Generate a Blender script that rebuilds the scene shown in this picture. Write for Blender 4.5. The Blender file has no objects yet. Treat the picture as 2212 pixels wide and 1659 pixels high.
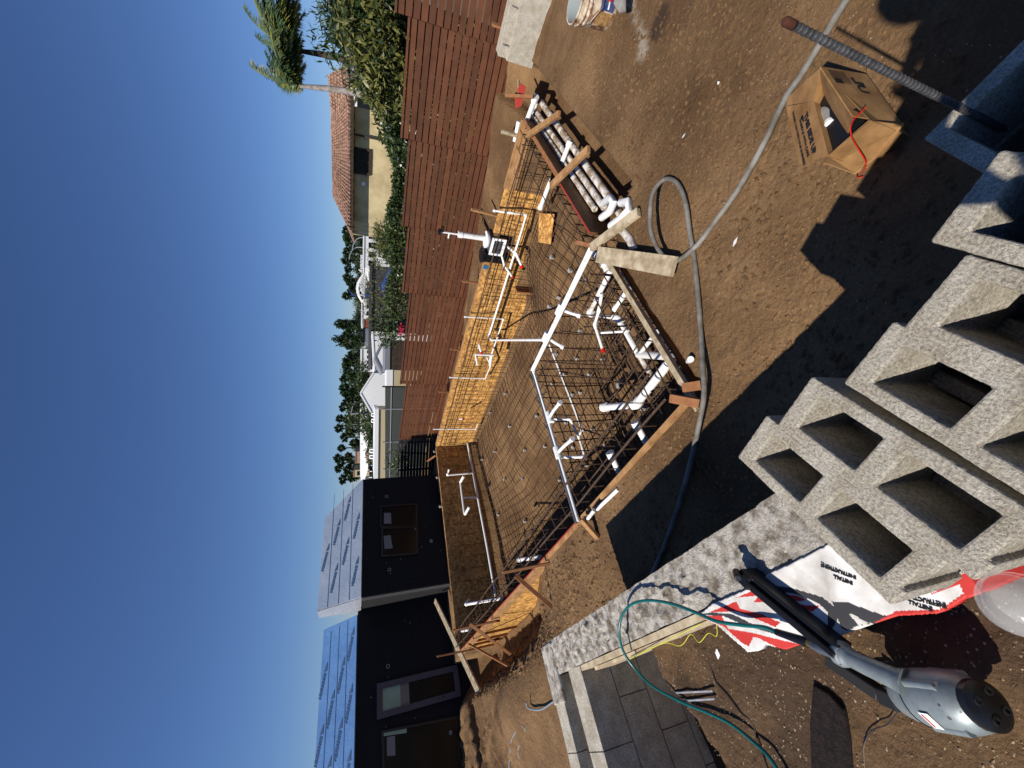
import bpy, math, random
import numpy as np
from mathutils import Vector, Matrix
random.seed(7); rng=np.random.default_rng(7)
R=math.radians
SC=bpy.context.scene; COL=SC.collection
# ------------------------------------------------------------------ camera model (eye at the origin, pixels of a 2212 x 1659 sheet)
F=850.;PT=R(20.3);RL=R(-0.7)
fw=np.array([0,math.cos(PT),-math.sin(PT)]);u0=np.array([0,math.sin(PT),math.cos(PT)]);x0=np.array([1.,0,0])
up=u0*math.cos(RL)+x0*math.sin(RL); rt=x0*math.cos(RL)-u0*math.sin(RL)
def ray(X,Y): return fw+rt*((1659-Y)-829.5)/F-up*(X-1106)/F
def H(X,Y,z): d=ray(X,Y); return d*z/d[2]
def VP(X,Y,p,n): d=ray(X,Y); return d*(np.dot(p,n)/np.dot(d,n))
def at(X,Y,t): return ray(X,Y)*t
L=np.array([.77,.535,-1.]); L=L/np.linalg.norm(L)
G=-2.1; WT=-1.25
# ------------------------------------------------------------------ noise
def _h(i,j,s):
    n=np.sin(i*127.1+j*311.7+s*74.7)*43758.5453; return n-np.floor(n)
def vnoise(x,y,s=0):
    i=np.floor(x);j=np.floor(y);a=x-i;b=y-j;a=a*a*(3-2*a);b=b*b*(3-2*b)
    return (_h(i,j,s)*(1-a)+_h(i+1,j,s)*a)*(1-b)+(_h(i,j+1,s)*(1-a)+_h(i+1,j+1,s)*a)*b-.5
def fbm(x,y,f,o=3,s=0):
    v=0;a=1.
    for k in range(o): v=v+a*vnoise(x*f*2**k,y*f*2**k,s+k); a*=.5
    return v
def ss(a,b,x):
    t=np.clip((x-a)/(b-a),0,1); return t*t*(3-2*t)
# ------------------------------------------------------------------ materials
MATS={}
def mat(name,col,rough=.8,col2=None,scale=8.,bump=0.,bscale=40.,metal=0.,det=6.,spec=.3,kind='noise',contrast=(.35,.65),stretch=None,trans=0.,bdist=.01):
    if name in MATS: return MATS[name]
    m=bpy.data.materials.new(name); m.use_nodes=True; nt=m.node_tree; N=nt.nodes; K=nt.links
    b=N['Principled BSDF']; b.inputs['Roughness'].default_value=rough; b.inputs['Metallic'].default_value=metal
    b.inputs['Specular IOR Level'].default_value=spec
    b.inputs['Base Color'].default_value=(*col,1)
    if trans: b.inputs['Transmission Weight'].default_value=trans
    tc=N.new('ShaderNodeTexCoord'); mp=N.new('ShaderNodeMapping'); K.new(tc.outputs['Object'],mp.inputs[0])
    if stretch: mp.inputs['Scale'].default_value=stretch
    if col2 is not None:
        if kind=='noise':
            t=N.new('ShaderNodeTexNoise'); t.inputs['Detail'].default_value=det; t.inputs['Roughness'].default_value=.65; o=t.outputs[0]
        elif kind=='voronoi':
            t=N.new('ShaderNodeTexVoronoi'); o=t.outputs['Distance']
        t.inputs['Scale'].default_value=scale; K.new(mp.outputs[0],t.inputs['Vector'])
        r=N.new('ShaderNodeValToRGB'); r.color_ramp.elements[0].position=contrast[0]; r.color_ramp.elements[1].position=contrast[1]
        r.color_ramp.elements[0].color=(*col,1); r.color_ramp.elements[1].color=(*col2,1)
        K.new(o,r.inputs[0]); K.new(r.outputs[0],b.inputs['Base Color'])
        m['ramp']=r.name
    if bump:
        t2=N.new('ShaderNodeTexNoise'); t2.inputs['Scale'].default_value=bscale; t2.inputs['Detail'].default_value=8; t2.inputs['Roughness'].default_value=.7
        K.new(mp.outputs[0],t2.inputs['Vector']); bp=N.new('ShaderNodeBump'); bp.inputs['Strength'].default_value=bump; bp.inputs['Distance'].default_value=bdist
        K.new(t2.outputs[0],bp.inputs['Height']); K.new(bp.outputs[0],b.inputs['Normal'])
    MATS[name]=m; return m
def speckle(m,scale,thr,col,which='Distance'):
    """small chips of another colour over an existing material"""
    nt=m.node_tree;N=nt.nodes;K=nt.links;b=N['Principled BSDF']
    src=b.inputs['Base Color'].links[0].from_socket if b.inputs['Base Color'].links else None
    tc=[n for n in N if n.bl_idname=='ShaderNodeTexCoord'][0]
    v=N.new('ShaderNodeTexVoronoi');v.inputs['Scale'].default_value=scale;K.new(tc.outputs['Object'],v.inputs['Vector'])
    c=N.new('ShaderNodeMath');c.operation='LESS_THAN';c.inputs[1].default_value=thr;K.new(v.outputs['Distance'],c.inputs[0])
    nz=N.new('ShaderNodeTexNoise');nz.inputs['Scale'].default_value=scale*.17;K.new(tc.outputs['Object'],nz.inputs['Vector'])
    g=N.new('ShaderNodeMath');g.operation='GREATER_THAN';g.inputs[1].default_value=.53;K.new(nz.outputs[0],g.inputs[0])
    ml=N.new('ShaderNodeMath');ml.operation='MULTIPLY';K.new(c.outputs[0],ml.inputs[0]);K.new(g.outputs[0],ml.inputs[1])
    mx=N.new('ShaderNodeMix');mx.data_type='RGBA';K.new(ml.outputs[0],mx.inputs[0])
    if src: K.new(src,mx.inputs[6])
    else: mx.inputs[6].default_value=b.inputs['Base Color'].default_value
    mx.inputs[7].default_value=(*col,1);K.new(mx.outputs[2],b.inputs['Base Color'])
    return m
M={}
M['soil']=mat('soil',(.108,.060,.026),.95,(.245,.150,.072),1.1,.9,22,det=12,contrast=(.3,.72),bdist=.03)
def soil_extra(m):
    nt=m.node_tree;N=nt.nodes;K=nt.links;b=N['Principled BSDF']
    tc=[n for n in N if n.bl_idname=='ShaderNodeTexCoord'][0]
    src=b.inputs['Base Color'].links[0].from_socket
    # fine grain
    n2=N.new('ShaderNodeTexNoise');n2.inputs['Scale'].default_value=60;n2.inputs['Detail'].default_value=8;n2.inputs['Roughness'].default_value=.75;K.new(tc.outputs['Object'],n2.inputs['Vector'])
    r=N.new('ShaderNodeValToRGB');r.color_ramp.elements[0].position=.33;r.color_ramp.elements[1].position=.66
    r.color_ramp.elements[0].color=(.62,.60,.57,1);r.color_ramp.elements[1].color=(1.25,1.22,1.2,1);K.new(n2.outputs[0],r.inputs[0])
    mx=N.new('ShaderNodeMix');mx.data_type='RGBA';mx.blend_type='MULTIPLY';mx.inputs[0].default_value=.85
    K.new(src,mx.inputs[6]);K.new(r.outputs[0],mx.inputs[7])
    # subtle lay-over of darker damp earth by vertex attribute
    at_=N.new('ShaderNodeAttribute');at_.attribute_name='damp'
    m2=N.new('ShaderNodeMix');m2.data_type='RGBA';K.new(at_.outputs['Fac'],m2.inputs[0]);K.new(mx.outputs[2],m2.inputs[6]);m2.inputs[7].default_value=(.05,.03,.018,1)
    at2=N.new('ShaderNodeAttribute');at2.attribute_name='chalk'
    m3=N.new('ShaderNodeMix');m3.data_type='RGBA';K.new(at2.outputs['Fac'],m3.inputs[0]);K.new(m2.outputs[2],m3.inputs[6]);m3.inputs[7].default_value=(.36,.31,.24,1)
    K.new(m3.outputs[2],b.inputs['Base Color'])
    # clod bump: voronoi + noise
    bp=[n for n in N if n.bl_idname=='ShaderNodeBump'][0]
    v=N.new('ShaderNodeTexVoronoi');v.inputs['Scale'].default_value=24;K.new(tc.outputs['Object'],v.inputs['Vector'])
    b2=N.new('ShaderNodeBump');b2.inputs['Strength'].default_value=.28;b2.inputs['Distance'].default_value=.02
    K.new(v.outputs['Distance'],b2.inputs['Height']);K.new(bp.outputs[0],b2.inputs['Normal']);K.new(b2.outputs[0],b.inputs['Normal'])
def stain(m,scale,lo,hi,tint=(1,1,1)):
    nt=m.node_tree;N=nt.nodes;K=nt.links;b=N['Principled BSDF'];src=b.inputs['Base Color'].links[0].from_socket
    tc=[n for n in N if n.bl_idname=='ShaderNodeTexCoord'][0];n2=N.new('ShaderNodeTexNoise');n2.inputs['Scale'].default_value=scale;n2.inputs['Detail'].default_value=7;n2.inputs['Roughness'].default_value=.6;K.new(tc.outputs['Object'],n2.inputs['Vector'])
    r=N.new('ShaderNodeValToRGB');r.color_ramp.elements[0].position=.36;r.color_ramp.elements[1].position=.62;r.color_ramp.elements[0].color=(lo*tint[0],lo*tint[1],lo*tint[2],1);r.color_ramp.elements[1].color=(hi,hi,hi,1);K.new(n2.outputs[0],r.inputs[0])
    mx=N.new('ShaderNodeMix');mx.data_type='RGBA';mx.blend_type='MULTIPLY';mx.inputs[0].default_value=1;K.new(src,mx.inputs[6]);K.new(r.outputs[0],mx.inputs[7]);K.new(mx.outputs[2],b.inputs['Base Color'])
soil_extra(M['soil']); stain(M['soil'],.55,.80,1.12,(1,.96,.9)); speckle(M['soil'],38,.10,(.5,.46,.38))
M['block']=mat('block concrete',(.25,.228,.185),.95,(.57,.53,.445),190,1.,420,det=7,bdist=.0035,contrast=(.36,.6))
speckle(M['block'],210,.16,(.12,.11,.10))
M['blockdark']=mat('weathered concrete',(.21,.175,.13),.95,(.60,.565,.50),18,1.,90,det=15,contrast=(.38,.58),bdist=.018)
M['osb']=mat('strand board',(.33,.16,.04),.75,(.66,.41,.14),17,.3,60,det=3,contrast=(.34,.62),bdist=.004)
def osb_extra(m):
    nt=m.node_tree;N=nt.nodes;K=nt.links;b=N['Principled BSDF'];src=b.inputs['Base Color'].links[0].from_socket
    tc=[n for n in N if n.bl_idname=='ShaderNodeTexCoord'][0]
    v=N.new('ShaderNodeTexVoronoi');v.inputs['Scale'].default_value=16;v.inputs['Randomness'].default_value=1
    w=N.new('ShaderNodeTexNoise');w.inputs['Scale'].default_value=9;K.new(tc.outputs['Object'],w.inputs['Vector'])
    ad=N.new('ShaderNodeMix');ad.data_type='RGBA';ad.inputs[0].default_value=.12;K.new(tc.outputs['Object'],ad.inputs[6]);K.new(w.outputs['Color'],ad.inputs[7]);K.new(ad.outputs[2],v.inputs['Vector'])
    hs=N.new('ShaderNodeValToRGB');hs.color_ramp.elements[0].color=(.62,.5,.4,1);hs.color_ramp.elements[1].color=(1.3,1.2,1.1,1)
    sp=N.new('ShaderNodeSeparateColor');K.new(v.outputs['Color'],sp.inputs[0]);K.new(sp.outputs[0],hs.inputs[0])
    mx=N.new('ShaderNodeMix');mx.data_type='RGBA';mx.blend_type='MULTIPLY';mx.inputs[0].default_value=.9;K.new(src,mx.inputs[6]);K.new(hs.outputs[0],mx.inputs[7]);K.new(mx.outputs[2],b.inputs['Base Color'])
osb_extra(M['osb']); stain(M['osb'],2.2,.78,1.1); stain(M['block'],13,.80,1.08,(1,.96,.88))
M['lumber']=mat('form lumber',(.30,.15,.06),.8,(.46,.27,.12),6,.3,50,stretch=(1,1,6),bdist=.004)
M['oldlumber']=mat('weathered lumber',(.34,.27,.17),.85,(.55,.47,.33),14,.4,60,bdist=.004,det=8)
M['redwood']=mat('stake timber',(.22,.09,.035),.8,(.34,.16,.07),9,.3,50,bdist=.004)
M['darkply']=mat('oiled plywood',(.10,.045,.018),.6,(.16,.078,.033),11,.3,40,bdist=.003)
M['redpaint']=mat('red edge paint',(.35,.045,.03),.6)
M['fence']=M_f=mat('stained fence board',(.086,.031,.0135),.6,(.122,.045,.020),5,.2,40,det=6,bdist=.003)
def vary(m,lo,hi):
    nt=m.node_tree;N=nt.nodes;K=nt.links;b=N['Principled BSDF'];src=b.inputs['Base Color'].links[0].from_socket
    oi=N.new('ShaderNodeObjectInfo');mr=N.new('ShaderNodeMapRange');mr.inputs['To Min'].default_value=lo;mr.inputs['To Max'].default_value=hi;K.new(oi.outputs['Random'],mr.inputs['Value'])
    h=N.new('ShaderNodeHueSaturation');K.new(mr.outputs[0],h.inputs['Value']);K.new(src,h.inputs['Color']);K.new(h.outputs[0],b.inputs['Base Color'])
vary(M['fence'],.82,1.22)
M['fencedark']=mat('dark fence board',(.02,.016,.014),.7)
M['pvc']=mat('white plastic pipe',(.52,.46,.38),.4,(.82,.82,.80),7,det=8,contrast=(.30,.42),spec=.45)
M['pvcd']=mat('dirty pipe',(.30,.22,.14),.7,(.74,.71,.66),14,.2,30,contrast=(.42,.56))
M['greypipe']=mat('grey flexible pipe',(.45,.46,.47),.5)
M['redcap']=mat('red plastic cap',(.55,.015,.01),.35)
M['rebar']=mat('rusty rebar',(.035,.02,.013),.8,(.085,.05,.03),40)
M['rebarg']=mat('grey rebar',(.055,.058,.062),.5,(.12,.12,.125),60,.3,90,metal=.4)
M['rust']=mat('rust tip',(.07,.024,.014),.9)
M['black']=mat('black plastic',(.008,.008,.009),.32,spec=.5)
M['blackmatt']=mat('black rubber',(.014,.014,.014),.8)
M['white']=mat('white paint',(.86,.86,.84),.5)
M['whitep']=mat('white coated paper',(.66,.65,.62),.6,(.78,.77,.75),7,.15,30)
M['redp']=mat('red printed paper',(.50,.03,.025),.55,(.60,.05,.04),9)
M['greyp']=mat('charcoal ink',(.045,.045,.05),.6)
M['ink']=mat('black ink',(.015,.015,.018),.7)
M['card']=mat('corrugated cardboard',(.26,.135,.05),.85,(.37,.215,.09),7,.3,40,det=8,bdist=.003)
M['hose']=mat('grey hose rubber',(.13,.125,.11),.7,(.24,.23,.21),12)
M['teal']=mat('teal air hose',(.004,.11,.105),.3,spec=.5)
M['silver']=mat('cast metal',(.22,.265,.27),.46,(.31,.345,.35),30,.3,90,metal=.45,spec=.5,bdist=.001)
speckle(M['silver'],60,.2,(.12,.10,.09))
M['steel']=mat('bare steel',(.35,.34,.33),.35,metal=.9)
M['brass']=mat('brass',(.5,.33,.08),.3,metal=.9)
M['yellow']=mat('yellow string',(.6,.62,.05),.6)
M['wrap']=mat('blue roof wrap',(.13,.29,.60),.45,(.17,.36,.68),1.5,.35,3,spec=.4,bdist=.04)
M['wrapg']=mat('faded roof wrap',(.36,.44,.55),.5,(.45,.52,.62),1.5,.35,3,spec=.4,bdist=.04)
M['wrapink']=mat('wrap print',(.075,.14,.25),.6)
M['tar']=mat('black building paper',(.007,.007,.008),.85,(.014,.014,.015),50,.5,60,stretch=(.2,.2,3))
M['tape']=mat('foil tape',(.3,.31,.33),.4,(.5,.52,.55),20,metal=.3)
M['frame']=mat('brown door frame',(.085,.075,.085),.5)
M['glass']=mat('dark glass',(.006,.008,.008),.22,spec=.2)
M['pale']=mat('pale green glass patch',(.30,.40,.28),.8,(.38,.48,.35),3)  # used for the reflection painted on the door glass
M['sticker']=mat('paper sticker',(.22,.22,.21),.7)
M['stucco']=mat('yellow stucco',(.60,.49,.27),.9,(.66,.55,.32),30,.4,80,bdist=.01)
M['stuccod']=mat('tan and shade stucco',(.22,.20,.16),.9)  # darker copy of the house stucco with shade included; plain tan elsewhere
M['tile']=mat('clay tile',(.10,.05,.033),.85,(.50,.31,.22),6,.3,20,contrast=(.3,.7))
M['leaf']=mat('leaf green',(.030,.055,.010),.5,(.075,.10,.022),.9,spec=.4)
M['leafd']=mat('leaf dark',(.012,.028,.008),.5,(.035,.06,.016),.9,spec=.3)
M['leafo']=mat('leaf olive',(.085,.09,.018),.45,(.17,.17,.045),1.2,spec=.4)
M['leafy']=mat('leaf yellow green',(.16,.17,.025),.5,(.22,.22,.04),2.)
M['palm']=mat('palm frond',(.028,.055,.022),.5,(.075,.12,.045),1.5)
M['bark']=mat('grey bark',(.16,.14,.12),.9,(.32,.29,.26),6,.5,20)
M['barkd']=mat('dark bark',(.035,.025,.018),.9,(.07,.05,.035),6,.5,20)
M['petal']=mat('white petal',(.75,.75,.70),.6)
M['pink']=mat('magenta petal',(.42,.012,.05),.6)
M['far']=mat('town ground',(.06,.065,.035),.95,(.14,.12,.08),.05)
M['asph']=mat('grey shingle',(.045,.045,.05),.9,(.075,.075,.08),3)
M['navy']=mat('navy canvas',(.02,.05,.2),.7)
M['mesh']=mat('dark windscreen mesh',(.03,.035,.032),.85,(.045,.05,.048),20)
M['grey']=mat('grey roofing',(.22,.23,.25),.7)
M['brick']=mat('brick',(.3,.08,.04),.8)
M['cream']=mat('cream paint',(.55,.45,.28),.8)
M['tarp']=mat('blue grey tarp',(.2,.24,.28),.6)
M['rock']=mat('grey stone',(.14,.13,.12),.9,(.24,.23,.21),20,.4,40)
M['bucket']=mat('scuffed pail plastic',(.22,.09,.03),.5,(.72,.62,.48),9,det=10,contrast=(.42,.54))
M['bucketin']=mat('pail inside',(.30,.34,.34),.6)
M['bluel']=mat('blue label',(.02,.05,.18),.5,(.08,.10,.2),20)
M['greenl']=mat('green label',(.08,.2,.05),.5)
M['skin']=mat('skin',(.35,.18,.11),.5)
M['cloth']=mat('navy work cloth',(.03,.04,.07),.9)
M['denim']=mat('denim',(.04,.06,.12),.9)
M['hair']=mat('dark hair',(.02,.012,.008),.7)
M['hi']=mat('paint splash',(.02,.13,.25),.6)
def clear_mat():
    m=bpy.data.materials.new('clear film'); m.use_nodes=True;b=m.node_tree.nodes['Principled BSDF']
    b.inputs['Base Color'].default_value=(.75,.77,.76,1);b.inputs['Roughness'].default_value=.1;b.inputs['Alpha'].default_value=.28;b.inputs['Specular IOR Level'].default_value=.8
    return m
M['clear']=clear_mat()
for k_,a_ in (('card',9),('oldlumber',11),('lumber',7),('bucket',14),('stucco',1.2),('tarp',8),('whitep',12),('hose',9),('frame',3)): 
    if M[k_].node_tree.nodes['Principled BSDF'].inputs['Base Color'].links: stain(M[k_],a_,.72,1.08,(1,.95,.88))
# ------------------------------------------------------------------ mesh builder
def nrm(v): v=np.asarray(v,float); n=np.linalg.norm(v); return v/n if n>1e-12 else v
class MB:
    def __init__(s): s.v=[];s.f=[];s.mi=[];s.cur=0
    def add(s,vs,fs):
        o=len(s.v); s.v+= [tuple(map(float,p)) for p in vs]; s.f+=[tuple(o+i for i in f) for f in fs]; s.mi+=[s.cur]*len(fs); return s
    def box(s,c,x,y,z):
        """c centre, x y z half vectors"""
        c,x,y,z=[np.asarray(q,float) for q in (c,x,y,z)]
        vs=[c+a*x+b*y+d*z for d in(-1,1) for b in(-1,1) for a in(-1,1)]
        return s.add(vs,[(0,2,3,1),(4,5,7,6),(0,1,5,4),(2,6,7,3),(0,4,6,2),(1,3,7,5)])
    def beam(s,a,b,w,h,upv=(0,0,1)):
        a=np.asarray(a,float);b=np.asarray(b,float);d=nrm(b-a);u=np.asarray(upv,float)
        if abs(np.dot(d,nrm(u)))>.97:u=np.array([1.,.2,0])
        x=nrm(np.cross(d,u));z=np.cross(x,d)
        return s.box((a+b)/2,x*w/2,(b-a)/2,z*h/2)
    def tube(s,pts,r,n=8,cap=True,rad=None):
        P=[np.asarray(p,float) for p in pts]; rs=rad if rad is not None else [r]*len(P)
        T=[nrm(P[min(i+1,len(P)-1)]-P[max(i-1,0)]) for i in range(len(P))]
        u=np.array([0,0,1.]);  u=np.array([1.,0,0]) if abs(T[0]@u)>.9 else u
        vs=[];
        for i,(p,t) in enumerate(zip(P,T)):
            u=nrm(u-t*(u@t)); w=np.cross(t,u)
            for k in range(n):
                a=2*math.pi*k/n; vs.append(p+(u*math.cos(a)+w*math.sin(a))*rs[i])
        fs=[(i*n+k,i*n+(k+1)%n,(i+1)*n+(k+1)%n,(i+1)*n+k) for i in range(len(P)-1) for k in range(n)]
        if cap: fs+=[tuple(range(n))[::-1],tuple(range((len(P)-1)*n,len(P)*n))]
        return s.add(vs,fs)
    def lathe(s,c,ax,prof,n=24,cap0=False,cap1=False):
        c=np.asarray(c,float);t=nrm(ax);u=nrm(np.cross(t,[1,0,.1]));w=np.cross(t,u);vs=[]
        for (r,h) in prof:
            for k in range(n):
                a=2*math.pi*k/n;vs.append(c+t*h+(u*math.cos(a)+w*math.sin(a))*r)
        fs=[(i*n+k,i*n+(k+1)%n,(i+1)*n+(k+1)%n,(i+1)*n+k) for i in range(len(prof)-1) for k in range(n)]
        if cap0: fs.append(tuple(range(n))[::-1])
        if cap1: fs.append(tuple(range((len(prof)-1)*n,len(prof)*n)))
        return s.add(vs,fs)
    def prism(s,poly,off):
        """poly: 3d points, off: extrusion vector"""
        P=[np.asarray(p,float) for p in poly];n=len(P);off=np.asarray(off,float)
        return s.add(P+[p+off for p in P],[tuple(range(n)),tuple(range(2*n-1,n-1,-1))]+[(i,n+i,n+(i+1)%n,(i+1)%n) for i in range(n)])
    def quad(s,*P): return s.add(P,[tuple(range(len(P)))])
    def build(s,name,m,parent=None,smooth=False,bevel=0,origin=None):
        me=bpy.data.meshes.new(name); 
        if parent is not None: o0=np.array(parent.get('_w',[0,0,0]))
        else:
            V=np.array(s.v); o0=np.array(origin) if origin is not None else np.array([*(V.min(0)+V.max(0))[:2]/2,V[:,2].min()])
        me.from_pydata([tuple(np.array(p)-o0) for p in s.v],[],s.f)
        for q in (m if isinstance(m,(list,tuple)) else [m]): me.materials.append(q)
        if isinstance(m,(list,tuple)): me.polygons.foreach_set('material_index',s.mi)
        if smooth: me.polygons.foreach_set('use_smooth',[True]*len(s.f))
        me.validate(); o=bpy.data.objects.new(name,me); COL.objects.link(o)
        import bmesh
        bm=bmesh.new();bm.from_mesh(me);bmesh.ops.recalc_face_normals(bm,faces=bm.faces);bm.to_mesh(me);bm.free()
        if smooth:
            try: me.set_sharp_from_angle(angle=R(40))
            except Exception: pass
        if parent is not None: o.parent=parent; o['_w']=list(map(float,o0))
        else: o.location=o0; o['_w']=list(map(float,o0))
        if bevel:
            b=o.modifiers.new('b','BEVEL'); b.width=bevel; b.segments=2; b.limit_method='ANGLE'
        return o
def tag(o,label,cat,group=None,kind=None):
    if kind: o['kind']=kind
    if label: o['label']=label
    if cat: o['category']=cat
    if group: o['group']=group
    return o
def thing(name,label,cat,loc,group=None):
    o=bpy.data.objects.new(name,None); COL.objects.link(o); o.location=tuple(map(float,loc)); o['_w']=list(map(float,loc))
    o.empty_display_size=.1
    return tag(o,label,cat,group)
def copy_tree(o,loc,rz=0,scale=1.,parent=None):
    c=o.copy(); COL.objects.link(c)
    if parent is None: c.location=tuple(map(float,loc)); c.rotation_euler=(0,0,rz); c.scale=(scale,)*3
    else: c.parent=parent
    for ch in list(o.children): copy_tree(ch,None,parent=c)
    return c
def text_mesh(name,txt,org,xdir,ydir,size,m,parent,shear=0.,extr=.0015,bold=0.):
    cu=bpy.data.curves.new('t','FONT'); cu.body=txt; cu.size=size; cu.extrude=extr; cu.shear=shear; cu.offset=bold; cu.resolution_u=2
    t=bpy.data.objects.new('t',cu); COL.objects.link(t); dg=bpy.context.evaluated_depsgraph_get(); dg.update()
    me=bpy.data.meshes.new_from_object(t.evaluated_get(dg)); bpy.data.objects.remove(t); bpy.data.curves.remove(cu)
    x=nrm(xdir);y=nrm(np.asarray(ydir)-x*np.dot(ydir,x));z=np.cross(x,y);o0=np.array(parent['_w'])
    A=Matrix(((x[0],y[0],z[0],org[0]-o0[0]),(x[1],y[1],z[1],org[1]-o0[1]),(x[2],y[2],z[2],org[2]-o0[2]),(0,0,0,1)))
    me.transform(A); me.materials.clear(); me.materials.append(m)
    o=bpy.data.objects.new(name,me); COL.objects.link(o); o.parent=parent; return o
# ------------------------------------------------------------------ ground
cFL=H(942,965,G)[:2];cNL=H(990,1410,G)[:2];cNR=H(1490,855,G)[:2];cFR=H(1130,260,G)[:2]
def PUV(u,v):
    u=np.asarray(u,float)[...,None];v=np.asarray(v,float)[...,None]
    return cFL*(1-u)*(1-v)+cFR*u*(1-v)+cNL*(1-u)*v+cNR*u*v
wE=np.array([.673,-.74]);wN=np.array([.74,.673])
EC=-3.28 # outer corner of the block wall
def fence_base(u):
    return np.interp(u,[-.6,-.1,.42,.83,1.05,1.6],[-2.4,-2.36,-2.32,-2.04,-1.83,-1.7])
def uvof(x,y):
    u=.5;v=.5
    x=np.asarray(x,float);y=np.asarray(y,float);u=np.full(x.shape,.5);v=np.full(x.shape,.5)
    for _ in range(6):
        p=PUV(u,v); du=(cFR-cFL)*(1-v)[...,None]+(cNR-cNL)*v[...,None]; dv=(cNL-cFL)*(1-u)[...,None]+(cNR-cFR)*u[...,None]
        ex=x-p[...,0];ey=y-p[...,1];det=du[...,0]*dv[...,1]-du[...,1]*dv[...,0]
        u=u+(ex*dv[...,1]-ey*dv[...,0])/det; v=v+(du[...,0]*ey-du[...,1]*ex)/det
    return u,v
def pool_floor(u,v):
    deep=ss(.0,.22,u)*ss(.80,.60,u)*ss(.08,.85,v)
    z=-3.42-.95*deep-.15*ss(.05,.5,v)
    z=z+.55*ss(.62,.80,u)*ss(.45,.05,v)      # shelf beneath the far right panel
    spa=(ss(.74,.80,u))*(ss(.62,.68,v)); z=z*(1-spa)+(-3.05)*spa
    return z
def ground_z(x,y,u=None,v=None,fine=True):
    if u is None: u,v=uvof(x,y)
    inside=(u>0)&(u<1)&(v>0)&(v<1)
    fz=pool_floor(np.clip(u,0,1),np.clip(v,0,1))
    z=np.full(np.shape(x),G)+0.
    # far strip up to the fence
    df=-v*5.3; t=ss(0.,1.0,df); z=np.where(v<0,-2.16*(1-t)+fence_base(u)*t,z)
    # left strip
    z=np.where((u<0)&(v<=1.4),z-.12*ss(0,.08,-u),z)
    # near side, lower beside the exposed panels
    dn=(v-1)*5.3
    low=ss(.72,.30,u)*ss(-.35,-.05,u)*ss(1.0,.35,dn)*.85
    z=np.where((v>=1),z-low,z)
    z=np.where((v>=.2)&(u<.15),z-.10*ss(-.02,-.2,u),z)
    # pit beside the near wall
    z=np.where(v>=1,z-.45*np.exp(-(((u-.40)/.03)**2+((dn-.55)/.28)**2)),z)
    # mound of dug soil
    z=np.where(v>1,z+.22*np.exp(-(((u-.45)/.12)**2+((dn-1.3)/.5)**2)),z)
    # ditch near the building
    dcp=H(1030,1500,-2.3);dcq=H(1058,1600,-2.3); dd_=nrm((dcq-dcp)[:2]); ln_=np.linalg.norm((dcq-dcp)[:2]); al=(x-dcp[0])*dd_[0]+(y-dcp[1])*dd_[1]; pr_=-(x-dcp[0])*dd_[1]+(y-dcp[1])*dd_[0]
    z=z-.65*np.exp(-((pr_/.22)**4))*ss(-.4,.1,al)*ss(ln_+.5,ln_,al)
    # trench with pipes on the right
    tr=ss(0.,.004,u-1.0)*ss(.068,.055,(u-1.0)*(1+5.*ss(.64,.72,v)))*ss(-.22,-.16,v)*ss(1.02,.98,v)
    z=np.where(u>1,z-(.42-.17*ss(.64,.72,v))*tr,z)
    # retained soil behind the block wall
    e=x*wE[0]+y*wE[1]; n=x*wN[0]+y*wN[1]
    inner=ss(.20,.17,n)*ss(EC+.22,EC+.26,e)
    hb=WT-.05+.05*fbm(x,y,2.2,3,9)
    # ditch along the inner face, open towards the corner
    edge=-2.05+.55*np.clip(-n,0,9)+.10*fbm(x,y,3,3,4)
    dz=ss(edge+.12,edge-.12,e)*.62
    hb=hb-dz-.10*ss(-1.2,-1.8,e)*0
    # slab/step to the right of the wall end stays low
    inner=inner*ss(.62,.5,e)
    z=z*(1-inner)+hb*inner
    if fine:
        am=.018+.09*ss(1.,1.4,v)*ss(.7,.2,u)+.02*(v<0)
        z=z+am*fbm(x,y,1.6,5,1)+am*.55*np.abs(fbm(x,y,7,4,5))
        rr=inner
        z=z+.010*rr*fbm(x,y,25,3,8)
    if fine:
        ra=np.random.default_rng(11)
        for k in range(150):
            cx,cy=ra.uniform(-.6,4.4),ra.uniform(.9,6.); an=ra.uniform(0,3.14); la,lb=ra.uniform(.05,.15),ra.uniform(.03,.06); dp=ra.uniform(.004,.014)
            ax_=(x-cx)*math.cos(an)+(y-cy)*math.sin(an); ay_=-(x-cx)*math.sin(an)+(y-cy)*math.cos(an); rr_=(ax_/la)**2+(ay_/lb)**2
            z=z+(dp*.6*np.exp(-((rr_-1.6)/.8)**2)-dp*np.exp(-rr_))*(1-inner)
    if fine: z=z+.13*np.abs(fbm(x,y,6.5,4,31))*ss(1.1,1.35,v)*ss(.55,.2,u)*(1-inner)
    z=np.where(inside,fz+ (.03*fbm(x,y,2.,4,3) if fine else 0),z)
    return z
def drop(X,Y,zoff=0.,zmax=0.,tmax=30.):
    d=ray(X,Y);t=.5
    while t<tmax:
        p=d*t; g=float(ground_z(np.array([p[0]]),np.array([p[1]]),fine=False)[0])
        if p[2]<=g+zoff: break
        t+=.02
    p=d*t; return np.array([p[0],p[1],g+zoff])
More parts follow.
